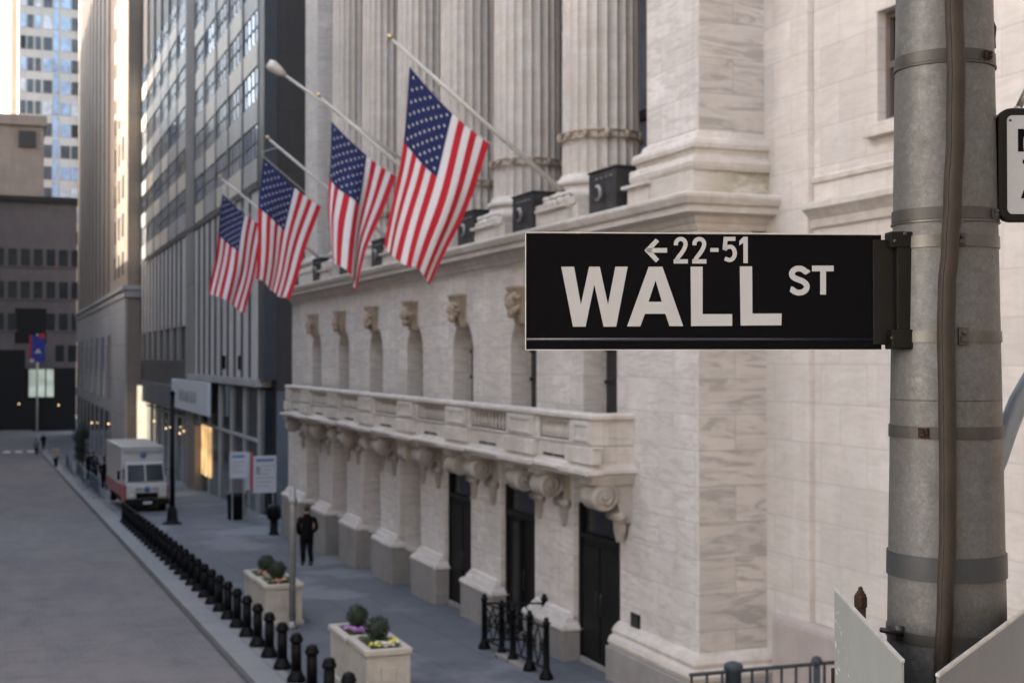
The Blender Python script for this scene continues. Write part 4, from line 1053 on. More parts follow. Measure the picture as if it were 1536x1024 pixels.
# railing by the doors
t = thing('iron_railing', 'black iron railing with scroll panels around the step of the second door', 'railing', (9.07, 23.5, gz(23.5)))
posts = [(9.05, 25.14), (9.07, 24.2), (9.07, 23.6), (9.07, 22.75), (9.05, 21.9), (10.12, 24.6)]
def R0(x, y, z=0): return Vector((x-9.07, y-23.5, gz(y)-gz(23.5)+z))
for i, (x, y) in enumerate(posts):
    q = MB(); q.smooth = True; o = R0(x, y)
    q.lathe([(.13, 0), (.12, .06), (.075, .14), (.06, .2), (.055, .95), (.075, .97), (.075, 1.0), (.045, 1.02), (.05, 1.06), (.01, 1.10)], o, 12); q.build('post', 'black_iron', t)
def rail_panel(a, b_):
    q = MB(); A, B = R0(*a), R0(*b_); d = B-A
    for h in (.18, .90): q.tube([A+Vector((0, 0, h)), B+Vector((0, 0, h))], .022, 6)
    n = max(1, round(d.length/.45))
    for k in range(n):
        p0, p1 = A+d*(k/n), A+d*((k+1)/n); m = (p0+p1)/2
        q.tube([p0+Vector((0, 0, .2)), m+Vector((0, 0, .54)), p1+Vector((0, 0, .88))], .014, 5); q.tube([p1+Vector((0, 0, .2)), m+Vector((0, 0, .54)), p0+Vector((0, 0, .88))], .014, 5)
        u = d.normalized()
        q.tube([m+u*.11*math.cos(j*math.pi/8)+Vector((0, 0, .54+.13*math.sin(j*math.pi/8))) for j in range(17)], .012, 5)
    q.build('scroll_panel', 'black_iron', t)
rail_panel(posts[0], posts[1]); rail_panel(posts[1], posts[2]); rail_panel(posts[2], posts[3]); rail_panel(posts[3], posts[4]); rail_panel(posts[0], posts[5])
MB().box(-.12, .12, -.7, .75, -.02, .06).build('kerb_stone', 'granite_base', t, .01)

# slate railing at the very corner
t = thing('area_railing', 'slate grey post and rail fence at the foot of the exchange corner', 'railing', tuple(at(1100, 1010, 16.6)[:2])+(gz(14.5),))
o = Vector(t.location); g0 = o.z
A = at(1100, 990, 16.6)-o; B = at(1225, 988, 17.1)-o; A.z -= .03
q = MB(); q.smooth = True; q.lathe([(.10, 0), (.10, A.z-.10), (.12, A.z-.09), (.12, A.z-.02), (.09, A.z), (.03, A.z+.02)], (0, 0, 0), 16); q.build('main_post', 'slate_iron', t)
q = MB(); q.smooth = True; q.lathe([(.045, 0), (.045, B.z-.10)], (B.x, B.y, 0), 12); q.blob((B.x, B.y, B.z-.03), .075, 12); q.build('ball_post', 'slate_iron', t)
ra = at(1100, 1006, 16.6)-o; rb = at(1225, 995, 17.1)-o; ext = ra+(ra-rb)*.5
q = MB(); q.tube([ext, ra, rb, rb+(rb-ra)*.6], .025, 8); q.build('top_rail', 'slate_iron', t)
q = MB()
for k in range(13):
    p = ext.lerp(rb+(rb-ra)*.6, k/12+.01); q.tube([(p.x, p.y, 0), (p.x, p.y, p.z)], .018, 6)
q.build('balusters', 'slate_iron', t)

for i, (x, y, h) in enumerate([(5.35, 97.5, 3.7), (5.5, 105.0, 3.9)]):
    t = thing('street_tree', ['small dark street tree behind the crowd barriers, nearer of two', 'small dark street tree behind the crowd barriers, farther of two'][i], 'tree', (x, y, gz(y)), 'small trees behind the barriers')
    q = MB(); q.smooth = True; q.tube([(0, 0, 0), (.03, 0, .8), (-.02, .03, 1.7), (.02, 0, h*.8)], [.09, .07, .06, .02], 10)
    for k in range(7):
        a_ = k*2.4; z0 = 1.1+.28*k; q.tube([(0, 0, z0), (.3*math.cos(a_), .3*math.sin(a_), z0+.3), (.5*math.cos(a_), .5*math.sin(a_), z0+.55)], [.03, .02, .008], 6)
    q.build('trunk', 'rust', t)
    q = MB(); rnd = random.Random(70+i)
    for k in range(16):
        a_ = rnd.uniform(0, 6.28); rr = rnd.uniform(.05, .42); z0 = rnd.uniform(1.2, h-.3); f = 1-.5*abs(z0-h*.5)/h
        leaf_cloud(q, (rr*math.cos(a_)*f, rr*math.sin(a_)*f, z0), (.30, .30, .34), 130, .06, k+i*50)
    q.build('crown', 'leaf_dark', t)

# crowd barriers along the kerb
bar = None
for i in range(12):
    y = 74.5+2.55*i*(1+.04*i)
    x = 4.95+.18*math.sin(i*1.3)
    lab = f'galvanised crowd barrier on the kerb line, {ORD[i]} of the row starting beside the armoured truck'
    if bar is None:
        bar = thing('crowd_barrier', 'galvanised crowd barrier on the kerb line, first of the row beside the armoured truck', 'barrier', (x, y, gz(y)), 'crowd barriers in a row'); t = bar
        q = MB(); pts = [(0, 0, .18), (0, 0, 1.02), (0, .06, 1.08), (0, 2.34, 1.08), (0, 2.4, 1.02), (0, 2.4, .18), (0, 0, .18)]; q.tube(pts, .025, 6); q.build('frame', 'barrier_steel', t)
        q = MB()
        for k in range(1, 17): q.tube([(0, 2.4*k/17, .18), (0, 2.4*k/17, 1.08)], .011, 5)
        q.build('bars', 'barrier_steel', t)
        for yy in (.35, 2.05):
            q = MB(); q.tube([(-.32, yy, 0), (-.28, yy, .06), (0, yy, .2), (.28, yy, .06), (.32, yy, 0)], .02, 6); q.build('foot', 'barrier_steel', t)
    else:
        t = copy_tree(bar); t.location = (x, y, gz(y)); t['label'] = lab
    t.rotation_euler.z = R(random.Random(i).uniform(-4, 4))

# ------------------------------------------------------------------ armoured truck, facing the camera
t = thing('armoured_truck', 'white armoured truck with red lower sides parked on the pavement behind the bollards', 'truck', (6.45, 64.6, gz(66)), rz=R(2)); t.scale = (.90, .95, .88)
q = MB(); q.box(-1.10, 1.10, 1.7, 8.4, .75, 3.35); q.box(-1.12, 1.12, 1.66, 8.44, 3.351, 3.42); q.build('cargo_box', 'truck_white', t, .06)
q = MB(); q.tbox((-1.04, 1.04, .55, 1.69), (-.98, .98, 1.0, 1.69), 1.55, 2.62)
q.box(-1.04, 1.04, .1, 1.69, .72, 1.549); q.build('cab', 'truck_white', t, .06)
for s in (-1, 1):
    q = MB(); x0, x1 = (s*.035, s*.93)
    q.add([(x0, .60, 1.62), (x1, .60, 1.62), (x1*.96, .96, 2.50), (x0, .96, 2.50), (x0, .55, 1.62), (x1, .55, 1.62), (x1*.96, .915, 2.50), (x0, .915, 2.50)],
          [(0, 1, 2, 3), (7, 6, 5, 4), (0, 4, 5, 1), (1, 5, 6, 2), (2, 6, 7, 3), (3, 7, 4, 0)]); q.build('windscreen', 'shop_glass' if s > 0 else 'glass', t)
    q = MB(); q.box(s*1.045, s*1.06, .85, 1.45, 1.7, 2.3); q.build('side_window', 'shop_glass', t)
    q = MB(); q.box(s*1.041, s*1.13, .2, 1.6, .55, 1.45); q.box(s*1.105, s*1.14, 1.75, 8.3, .72, 1.40); q.build('side_skirt', 'truck_red', t, .02)
    q = MB(); q.box(s*.62, s*.95, .03, .1, .82, 1.02); q.build('headlight', 'lamp_glass', t, .02)
    q = MB(); q.box(s*1.28, s*1.42, .75, .83, 1.75, 2.2); q.tube([(s*1.05, .8, 2.2), (s*1.35, .8, 2.21)], .02, 6); q.build('mirror', 'black_iron', t, .01)
    for y in (1.15, 6.6):
        q = MB(); q.smooth = True; q.lathe([(.30, -.16), (.47, -.15), (.49, -.08), (.49, .08), (.47, .15), (.30, .16)], (s*.92, y, .49), 24, 'x')
        wh = q.build('wheel', 'rubber', t); q = MB(); q.smooth = True; q.lathe([(.28, s*.13), (.26, s*.165), (.10, s*.17)], (s*.92, y, .49), 18, 'x'); q.build('rim', 'chrome', wh)
q = MB(); q.box(-.75, .75, .06, .099, 1.10, 1.42)
q.build('hood_panel', 'paint_white', t, .01)
q = MB(); q.smooth = True; q.lathe([(.16, -.02), (.16, .02)], (0, .05, 1.26), 20, 'y'); q.build('emblem', 'ink_blue', t); q = MB(); q.smooth = True; q.lathe([(.17, -.015), (.17, .015)], (0, 1.64, 2.98), 20, 'y'); q.build('emblem', 'ink_blue', t)
q = MB(); q.box(-.62, -.22, .045, .0595, 1.2, 1.32); q.box(.22, .62, .045, .0595, 1.2, 1.32); q.build('nose_lettering', 'ink_grey', t)
q = MB(); q.box(-.55, .55, .05, .099, .78, 1.05); q.build('grille', 'black_iron', t)
q = MB(); q.box(-1.12, 1.12, -.12, .09, .42, .70); q.build('bumper', 'rubber', t, .03)
q = MB(); q.tube([(-.75, .60, 1.66), (-.35, .70, 1.95)], .012, 5); q.tube([(.15, .60, 1.66), (.55, .70, 1.95)], .012, 5); q.build('wiper', 'rubber', t)
q = MB(); q.box(-1.0, 1.0, 1.62, 1.659, 3.1, 3.2); q.build('marker_light_bar', 'ink_grey', t)
q = MB(); q.box(-.22, .22, -.135, -.121, .48, .62); q.build('number_plate', 'paper', t)
q = MB(); q.box(-.95, .95, .2, 8.2, .35, .70); q.build('chassis', 'rubber', t)

# ------------------------------------------------------------------ people
def skin_mesh(verts, edges, levels=1):
    me = bpy.data.meshes.new('body'); me.from_pydata([v[:3] for v in verts], edges, [])
    o = bpy.data.objects.new('body', me); col.objects.link(o)
    sk = o.modifiers.new('skin', 'SKIN'); sk.use_smooth_shade = True
    for i, v in enumerate(verts):
        r = v[3] if isinstance(v[3], tuple) else (v[3], v[3]); me.skin_vertices[0].data[i].radius = r
    me.skin_vertices[0].data[0].use_root = True
    sb_ = o.modifiers.new('sub', 'SUBSURF'); sb_.levels = sb_.render_levels = levels
    dg = bpy.context.evaluated_depsgraph_get(); dg.update()
    m2 = bpy.data.meshes.new_from_object(o.evaluated_get(dg)); bpy.data.objects.remove(o)
    m2.polygons.foreach_set('use_smooth', [True]*len(m2.polygons))
    return m2
# hands rest in the coat pockets, so the fingers are inside the coat
BODY_V = [(0, 0, .94, (.15, .12)), (0, .01, 1.14, (.14, .11)), (0, 0, 1.34, (.16, .12)), (0, 0, 1.47, (.07, .07)), (0, .01, 1.55, (.058, .058)), (0, .03, 1.62, (.082, .095)), (0, .025, 1.71, (.078, .09)), (0, .02, 1.765, (.045, .055)),
          (-.17, 0, 1.41, .075), (-.245, -.05, 1.15, .052), (-.20, .09, .96, .040), (-.17, .15, .90, .036),
          (.17, 0, 1.41, .075), (.245, -.05, 1.15, .052), (.20, .09, .96, .040), (.17, .15, .90, .036),
          (-.095, 0, .86, .098), (-.10, .05, .48, .066), (-.10, .02, .10, .045), (-.10, .15, .045, .042),
          (.095, 0, .86, .098), (.10, -.01, .48, .066), (.10, -.13, .11, .045), (.10, -.02, .045, .042)]
BODY_E = [(0, 1), (1, 2), (2, 3), (3, 4), (4, 5), (5, 6), (6, 7), (2, 8), (8, 9), (9, 10), (10, 11), (2, 12), (12, 13), (13, 14), (14, 15), (0, 16), (16, 17), (17, 18), (18, 19), (0, 20), (20, 21), (21, 22), (22, 23)]
body_me = skin_mesh(BODY_V, BODY_E, 1)
def loft(mb, rings, n=16):
    """rings = (cx, cy, z, rx, ry)"""
    vs = []
    for cx, cy, z, rx, ry in rings:
        for i in range(n): a = 2*math.pi*i/n; vs.append((cx+rx*math.cos(a), cy+ry*math.sin(a), z))
    fs = [(k*n+i, k*n+(i+1) % n, (k+1)*n+(i+1) % n, (k+1)*n+i) for k in range(len(rings)-1) for i in range(n)]
    mb.add(vs, fs+[list(range(n))[::-1], list(range((len(rings)-1)*n, len(rings)*n))])
def person(label, x, y, rz, coat, group=None, scale=1.0, trousers='trouser_black', hem=.74):
    t = thing('person', label, 'person', (x, y, gz(y)), group, rz); t.scale = (scale,)*3
    bo_ = bpy.data.objects.new('body', body_me.copy()); bo_.data.materials.clear(); bo_.data.materials.append(M['skin']); col.objects.link(bo_); bo_.parent = t
    q = MB(); q.smooth = True
    loft(q, [(0, .01, hem, .20, .165), (0, .01, hem+.12, .20, .16), (0, .01, 1.0, .19, .15), (0, .01, 1.15, .185, .145), (0, 0, 1.32, .215, .145), (0, 0, 1.42, .215, .13), (0, 0, 1.47, .15, .105), (0, 0, 1.51, .09, .085), (0, .005, 1.555, .078, .08)])
    for s in (-1, 1):
        q.tube([(s*.16, 0, 1.42), (s*.22, -.01, 1.36), (s*.275, -.04, 1.20), (s*.28, -.05, 1.12), (s*.255, .02, 1.02), (s*.20, .10, .94)], [.085, .088, .076, .072, .064, .058], 12)
    q.build('coat', coat, t)
    q = MB(); q.smooth = True
    q.tube([(-.09, 0, .95), (-.10, .03, .70), (-.10, .05, .48), (-.10, .02, .09)], [.125, .105, .085, .068], 12)
    q.tube([(.09, 0, .95), (.10, 0, .70), (.10, -.01, .48), (.10, -.13, .10)], [.125, .105, .085, .068], 12)
    q.build('trousers', trousers, t)
    for s, yy in ((-1, .02), (1, -.13)):
        q = MB(); q.smooth = True; q.blob((s*.10, yy+.07, .05), (.05, .15, .052), 12); q.build('shoe', 'shoe', t)
    q = MB(); q.smooth = True
    q.blob((0, .005, 1.70), (.098, .108, .105), 16, 2, .015); q.build('hair', 'hair', t)
    q = MB(); q.smooth = True; q.blob((0, .135, 1.645), (.016, .022, .024), 8)
    for s in (-1, 1): q.blob((s*.098, .03, 1.65), (.016, .026, .034), 8)
    q.blob((0, .118, 1.60), (.026, .012, .009), 8); q.build('face_features', 'skin', t)
    q = MB(); q.smooth = True
    for s in (-1, 1): q.blob((s*.032, .117, 1.67), (.013, .010, .009), 8)
    q.build('eyes', 'hair', t)
    return t
person('person seen from behind in a black coat and black trousers walking beside the exchange piers', 8.79, 40.5, R(8), 'coat_black', scale=1.02)
person('person in a navy coat among the walkers, closest to the crowd barriers', 5.75, 91.0, R(190), 'coat_navy')
person('person in a black coat walking behind the crowd barriers, just past the navy coat', 6.2, 99.5, R(20), 'coat_black')
person('person in a tan coat standing on the road side of the crowd barriers', 4.35, 118.0, R(150), 'coat_tan')
person('person in a grey coat standing at the far crossing', 3.6, 150.0, R(30), 'coat_grey')
person('person in a dark coat crossing the far end of the road', 4.5, 158.0, R(200), 'coat_black')
crowd = [(5.9, 84, 'coat_black', 'closest to the truck, leaning toward the barriers'), (6.1, 87.5, 'coat_grey', 'second behind the barriers'), (5.6, 95, 'coat_black', 'standing at the middle of the barriers')]
for k, (x, y, c, l) in enumerate(crowd): person(f"person in a {c.split('_')[1]} coat, {l}", x, y, R(40*k), c, scale=1.0+.03*(k % 3))
person('person in a navy coat near the lit display window', 7.9, 101.0, R(10), 'coat_navy')

# ------------------------------------------------------------------ the near pole, in focus
PD = 3.0
pc = at(1418, 512, PD); PX, PY = pc.x, pc.y
def prad(z): return .1185-.0125*(min(z, 7)-CZ)/.75
pole = thing('street_pole', 'thick weathered galvanised steel pole strapped with metal bands, in sharp focus', 'pole', (PX, PY, 0))
q = MB(); q.smooth = True
zs = [0, .4, 1, 2, 3]+[3.8+.1*k for k in range(22)]+[7, 8.5]
q.lathe([(prad(z), z) for z in zs], (0, 0, 0), 64); q.build('shaft', 'galvanised', pole)
q = MB(); q.smooth = True; q.lathe([(.30, 0), (.30, .04), (.24, .08), (.21, .35), (.205, .40)], (0, 0, 0), 40); q.build('foot', 'galvanised', pole)
def pz(y): return at(1418, y, PD-.11).z
def band(y0, y1, mat, name='band', proud=.0025, buckle=None, edge=True):
    z1, z0 = pz(y0), pz(y1); q = MB(); q.smooth = True
    r0, r1 = prad(z0)+proud, prad(z1)+proud
    q.lathe([(r0, z0), (r1, z1)], (0, 0, 0), 64, cap=False); q.smooth = False; q.lathe([(r0-.006, z0), (r0, z0)], (0, 0, 0), 64, cap=False); q.lathe([(r1, z1), (r1-.006, z1)], (0, 0, 0), 64, cap=False); o = q.build(name, mat, pole)
    if buckle:
        for bx, bw, bh, mt in buckle:
            th = math.asin(max(-1, min(1, ((bx-1418)/FPX*(PD-.1))/prad((z0+z1)/2))))
            dv = RT*math.sin(th)-Vector((FW.x, FW.y, 0)).normalized()*math.cos(th); tv = Vector((-dv.y, dv.x, 0)); rr = r1+.001
            q = MB(); zc = (z0+z1)/2
            c = dv*rr; q.obox(Vector((c.x, c.y, zc-bh/2))-tv*bw/2, dv*.006, tv*bw, (0, 0, bh))
            q.obox(Vector((c.x, c.y, zc-bh*.32))-tv*bw*.28+dv*.0062, dv*.005, tv*bw*.56, (0, 0, bh*.3))
            q.smooth = True; q.blob(c+dv*.010+Vector((0, 0, zc+bh*.2)), .0045, 8)
            q.build('buckle', mt, o, .0008)
    return o
band(70, 87, 'dull_band', buckle=[(1461, .022, .018, 'rust')])
q_ = band(88, 91, 'dull_band', 'hose_clamp', .004)
band(309, 327, 'dull_band', buckle=[(1469, .012, .02, 'dull_band')], proud=.003); band(328, 330.5, 'steel_band', 'hose_clamp', .0045)
band(350.5, 369, 'steel_band', buckle=[(1415, .02, .028, 'dull_band')], proud=.003)
band(496, 513, 'steel_band', buckle=[(1417, .022, .038, 'dull_band')], proud=.003)
band(600, 602, 'dull_band', 'seam', .0008)
band(640, 659, 'dull_band', buckle=[(1365, .022, .022, 'rust')], proud=.003)
band(836, 872, 'wide_band', 'wide_band', .004)
band(952, 969, 'steel_band', 'band', .003)
# conduit strapped up the pole, gently wandering
cd = thing('conduit', 'brown flexible conduit running down the face of the galvanised pole', 'conduit', (PX, PY, 0))
ctrl = [(-60, 1403, 26), (0, 1405, 27), (100, 1407, 27), (200, 1405, 27), (300, 1400, 27), (370, 1396, 26), (430, 1391, 26), (500, 1389, 26), (600, 1390, 26), (700, 1390, 25), (800, 1389, 25), (900, 1385, 24), (1000, 1380, 24), (1100, 1378, 24), (1250, 1376, 24)]
pts = []; rs = []
N_ = 260
for k in range(N_+1):
    yy = -60+1310*k/N_
    for c0, c1 in zip(ctrl[:-1], ctrl[1:]):
        if c0[0] <= yy <= c1[0]:
            f = (yy-c0[0])/(c1[0]-c0[0]); f = f*f*(3-2*f); xx = c0[1]+(c1[1]-c0[1])*f; wv = c0[2]+(c1[2]-c0[2])*f
    z = at(1418, yy, PD-.14).z; rad = wv/2/FPX*(PD-.13); rr = prad(z)+rad*.9+.003
    th = math.asin(max(-1, min(1, ((xx-1418)/FPX*(PD-.14))/rr)))
    dv = RT*math.sin(th)-Vector((FW.x, FW.y, 0)).normalized()*math.cos(th)
    pts.append((dv.x*rr, dv.y*rr, z)); rs.append(rad*(1+.012*math.sin(k*2.1)))
pts.append((pts[-1][0], pts[-1][1], .05)); rs.append(rs[-1])
q = MB(); q.smooth = True; q.tube(pts, rs, 20); q.build('jacket', 'conduit', cd)
q = MB(); q.smooth = True                                    # stitched seam along its left flank
sd = RT*-.72-Vector((FW.x, FW.y, 0)).normalized()*.69
for k in range(2, 258):
    for h in (0, .5):
        p = Vector(pts[k]).lerp(Vector(pts[k+1]), h)+sd*rs[k]*1.0; q.blob(p, .0021, 6)
q.build('seam', 'dull_band', cd)
q = MB()
for yy in (360, 505, 960):
    k = int((yy+60)/1310*N_); p = Vector(pts[k]); q.lathe([(rs[k]+.003, -.006), (rs[k]+.003, .006)], p, 20)
# street name blade
SD = 2.93
def sp(x, y, d=SD): return at(x, y, d)
sgn = thing('street_sign', 'black street name sign reading WALL ST with arrow and 22-51, fixed to the pole', 'sign', tuple(sp(1048, 437)))
so = Vector(sgn.location)
tl, tr, bl_, br_ = sp(789, 350, 2.91), sp(1322, 351, 2.955), sp(790, 526, 2.91), sp(1322, 523, 2.955)
ux = (tr-tl); ux = Vector((ux.x, ux.y, 0)).normalized(); uz = Vector((0, 0, 1)); un = ux.cross(uz)   # un points to the camera
if un.dot(FW) > 0: un = -un
def sxy(px, py):
    """position on the blade's face under photo pixel px, py (the face is one vertical plane)"""
    r = FW+RT*((px-CX)/FPX)-UP*((py-CY)/FPX); t_ = (tl-CAM).dot(un)/r.dot(un); p = CAM+r*t_-tl
    return p.dot(ux), p.z
w_s, h_s = sxy(1322, 437)[0], -sxy(789, 525)[1]
w_face = sxy(1307, 437)[0]
def onblade(u, v, n=0): return tl-so+ux*u+uz*v+un*n
q = MB(); q.obox(onblade(.0, -h_s+.0, -.004), ux*w_s, uz*h_s, un*.004); q.build('blade', 'sign_black', sgn)
ev = lambda py: sxy(1000, py)[1]
rb = MB(); rb.smooth = True                                 # pressed ribs near the bottom and top
def hrib(py, r, n):
    rb.tube([onblade(.001, ev(py), n), onblade(w_s, ev(py), n)], r, 12)
hrib(509, .0040, -.0005)
rb.build('rib', 'sign_rib', sgn)
q = MB(); q.obox(onblade(0, ev(350.5), -.005), ux*w_s, uz*.0022, un*.0085); q.obox(onblade(0, ev(525.2), -.005), ux*w_s, uz*.0018, un*.007); q.obox(onblade(-.0018, -h_s, -.005), ux*.0018, uz*(h_s+.001), un*.0075)
q.build('edge_trim', 'sign_edge', sgn)
def poly_letter(mb, P):
    """closed outline in photo pixels -> thin raised letter"""
    mb.prism([sxy(x, y) for x, y in P], tl-so+un*.0004, ux, uz, un*.0008)
def crop(P): return [(770+x/2.438, 320+y/2.4375) for x, y in P]
lt = lambda name, polys: None
def letter(polys, name='letter'):
    mb = MB()
    for P in polys: poly_letter(mb, P)
    return mb.build(name, 'sign_letter', sgn)
def stroke(P, w):
    """thick polyline -> quads strip outline list (pixels)"""
    Lp, Rp = [], []
    for k, (x, y) in enumerate(P):
        a = P[max(k-1, 0)]; c = P[min(k+1, len(P)-1)]; dx, dy = c[0]-a[0], c[1]-a[1]; n = math.hypot(dx, dy)
        Lp.append((x-dy/n*w/2, y+dx/n*w/2)); Rp.append((x+dy/n*w/2, y-dx/n*w/2))
    return Lp+Rp[::-1]
def arc(cx, cy, rx, ry, a0, a1, n=14): return [(cx+rx*math.cos(R(a0+(a1-a0)*k/n)), cy+ry*math.sin(R(a0+(a1-a0)*k/n))) for k in range(n+1)]
letter([crop([(175, 195), (222, 195), (247, 334), (277, 195), (316, 195), (346, 334), (373, 195), (418, 195), (376, 414), (330, 414), (296, 260), (264, 414), (218, 414)])])
letter([crop([(416, 413), (495, 195), (520, 195), (520, 245), (494, 323), (543, 323), (520, 245), (520, 195), (545, 195), (621, 412), (571, 412), (556, 367), (481, 367), (464, 413)])])
letter([crop([(648, 195), (692, 195), (692, 368), (800, 368), (800, 411), (650, 412)])])
letter([crop([(828, 194), (873, 194), (874, 366), (981, 366), (980, 409), (831, 410)])])
Sp = [(1077, 219)]+[(1073, 213)]+arc(1044, 222, 26, 20.5, -25, -180, 12)+[(1020, 229)]+[(1028, 237), (1044, 243), (1058, 248), (1068, 256)]+arc(1045, 268, 28, 22, -18, 150, 14)+[(1013, 277)]
def sm(P, n=2):
    for _ in range(n):
        Q = [P[0]]
        for a, b_ in zip(P[:-1], P[1:]): Q += [(a[0]*.75+b_[0]*.25, a[1]*.75+b_[1]*.25), (a[0]*.25+b_[0]*.75, a[1]*.25+b_[1]*.75)]
        P = Q+[P[-1]]
    return P
letter([crop(stroke(sm(Sp), 21))])
letter([crop([(1092, 191), (1171, 191), (1171, 212), (1143, 212), (1143, 297), (1122, 297), (1122, 212), (1092, 212)])])
def two(x0):
    c = sm([(x0+9, 117)]+arc(x0+27, 112, 18, 18.5, -185, 10, 10)+[(x0+41, 128), (x0+30, 146), (x0+18, 160), (x0+10, 174)])
    return [crop(stroke(c, 15)), crop([(x0+1, 168), (x0+53, 168), (x0+53, 183.5), (x0+1, 183.5)])]
letter(two(585), 'numeral'); letter(two(653), 'numeral')
letter([crop([(720, 127), (750, 127), (750, 141), (720, 141)])], 'dash')
five = sm([(772, 133)]+[(780, 124)]+arc(790, 146, 20, 25, -80, 120, 12)+[(773, 165)])
letter([crop([(769, 86), (812, 86), (812, 101), (783, 101), (780, 137), (765, 133)]), crop(stroke(five, 15))], 'numeral')
letter([crop([(841, 86), (857, 86), (857, 182), (841, 182), (841, 108), (826, 117), (826, 101)])], 'numeral')
letter([crop([(484, 127), (562, 127), (562, 144), (484, 144)]), crop([(479, 135.5), (520, 92), (533, 103), (503, 135.5), (533, 168), (521, 180)])], 'arrow')
# mounting bracket between blade and pole
br = MB()
u1, u2 = sxy(1310, 437)[0], sxy(1366, 437)[0]
br.obox(onblade(sxy(1341, 437)[0], ev(523), -.035), ux*(sxy(1364, 437)[0]-sxy(1341, 437)[0]), uz*(ev(347)-ev(523)), un*.055)
br.obox(onblade(sxy(1331, 437)[0], ev(371), -.02), ux*(sxy(1366, 437)[0]-sxy(1331, 437)[0]), uz*(ev(346.5)-ev(371)), un*.042)
br.obox(onblade(sxy(1331, 437)[0], ev(523.5), -.02), ux*(sxy(1363, 437)[0]-sxy(1331, 437)[0]), uz*(ev(494)-ev(523.5)), un*.048)
br.build('bracket', 'bracket_black', sgn, .003)
q = MB(); q.obox(onblade(u1-.002, ev(517), -.012), ux*(sxy(1345, 437)[0]-u1), uz*(ev(358)-ev(517)), un*.017)
q.build('blade_holder', 'bracket_black', sgn, .002)
q = MB()
for py in (360, 504): q.obox(onblade(sxy(1362, 437)[0], ev(py+8), -.02), ux*.03, uz*.022, un*.03)
q.build('strap_lug', 'dull_band', sgn, .002)
q = MB(); q.smooth = True
for px, py in ((1337, 363), (1333, 507), (1352, 352)): q.lathe([(.006, 0), (.006, .008), (.003, .010)], (0, 0, 0), 8) if False else (q.blob(onblade(*sxy(px, py), .024), .0045, 8), q.build('bolt', 'dull_band', sgn), q.__init__())

# white regulation sign at the frame's edge, black edged
rg = thing('regulation_sign', 'white sign with rounded black border and black capitals, right of the pole', 'sign', tuple(at(1570, 248, 2.95)))
ro = Vector(rg.location); P0_ = at(1497, 162, 2.95)-ro; Wd = (at(1645, 162, 2.95)-ro-P0_).length; Hd = 171/FPX*2.95
rx = RT.copy(); rn = -Vector((FW.x, FW.y, 0)).normalized()
def rrect(x0, y0, x1, y1, r, n=6):
    P = []
    for cx, cy, a in ((x1-r, y1-r, 0), (x0+r, y1-r, 90), (x0+r, y0+r, 180), (x1-r, y0+r, 270)):
        P += [(cx+r*math.cos(R(a+90*k/n)), cy+r*math.sin(R(a+90*k/n))) for k in range(n+1)]
    return P
q = MB(); q.prism(rrect(0, -Hd, Wd, 0, .03), P0_, rx, (0, 0, 1), -rn*.022); q.build('frame', 'bracket_black', rg, .003)
q = MB(); q.prism(rrect(.019, -Hd+.017, Wd-.019, -.017, .012), P0_+rn*.0002, rx, (0, 0, 1), rn*.0025); q.build('panel', 'panel_white', rg)
k_ = 2.95/FPX
def rp(px, py): return ((px-1497)*k_, -(py-162)*k_)
def rlet(polys):
    mb = MB()
    for P in polys: mb.prism([rp(x, y) for x, y in P], P0_+rn*.0028, rx, (0, 0, 1), rn*.0008)
    mb.build('letter', 'sign_black', rg)
def Nn(x): return [[(x, 194), (x+9, 194), (x+21, 215), (x+21, 194), (x+28, 194), (x+28, 228), (x+21, 228), (x+8, 205), (x+8, 222), (x+9, 228), (x, 228)]]
def Oo(x): return [stroke(arc(x+13, 211, 10, 14, 0, 350, 20), 7)]
rlet(Nn(1526)); rlet(Oo(1558))
rlet([[(1533, 240), (1560, 240), (1560, 246), (1550, 246), (1550, 258), (1543, 258), (1543, 246), (1533, 246)]])
rlet([[(1530, 298), (1543, 262), (1551, 262), (1564, 298), (1556, 298), (1553, 289), (1541, 289), (1538, 298)]])
q = MB(); q.obox(P0_+rx*-.012-rn*.02+Vector((0, 0, -.035)), rx*.02, -rn*.03, (0, 0, -.19)); q.build('spine', 'bracket_black', rg, .003)
q = MB(); q.obox(P0_+rx*-.03-rn*.03+Vector((0, 0, -.015)), rx*.05, -rn*.012, (0, 0, -.018)); q.obox(P0_+rx*-.03-rn*.03+Vector((0, 0, -.224)), rx*.05, -rn*.012, (0, 0, -.014)); q.smooth = True; q.blob(P0_+Vector((0, 0, -.02))-rx*.008, .007, 8)
q.build('bracket', 'steel_band', rg)
q = MB(); q.smooth = True; q.blob(P0_+rx*.026+Vector((0, 0, -.028))+rn*.003, (.003, .003, .003), 8); q.build('rivet', 'dull_band', rg)
t = thing('stay_rod', 'thin grey stay rod above the white regulation sign', 'rod', tuple(at(1535, 150, 3.05)))
o = Vector(t.location); q = MB(); q.smooth = True; q.tube([at(1526, 166, 3.05)-o, at(1552, 110, 3.05)-o], .008, 10); q.build('rod', 'grey_post', t)
q = MB(); q.smooth = True; q.blob(at(1526, 166, 3.05)-o, .012, 8); q.build('end_fitting', 'grey_post', t)
t = thing('cable_stub', 'short black cable stub on the upper right side of the pole', 'cable', tuple(at(1489, 50, 3.0)))
o = Vector(t.location); q = MB(); q.smooth = True; q.tube([at(1488, 30, 3.0)-o, at(1491.5, 42, 3.0)-o, at(1491, 58, 3.0)-o, at(1490.5, 73, 3.0)-o], [.003, .0048, .0035, .005], 8); q.build('sleeve', 'bracket_black', t)

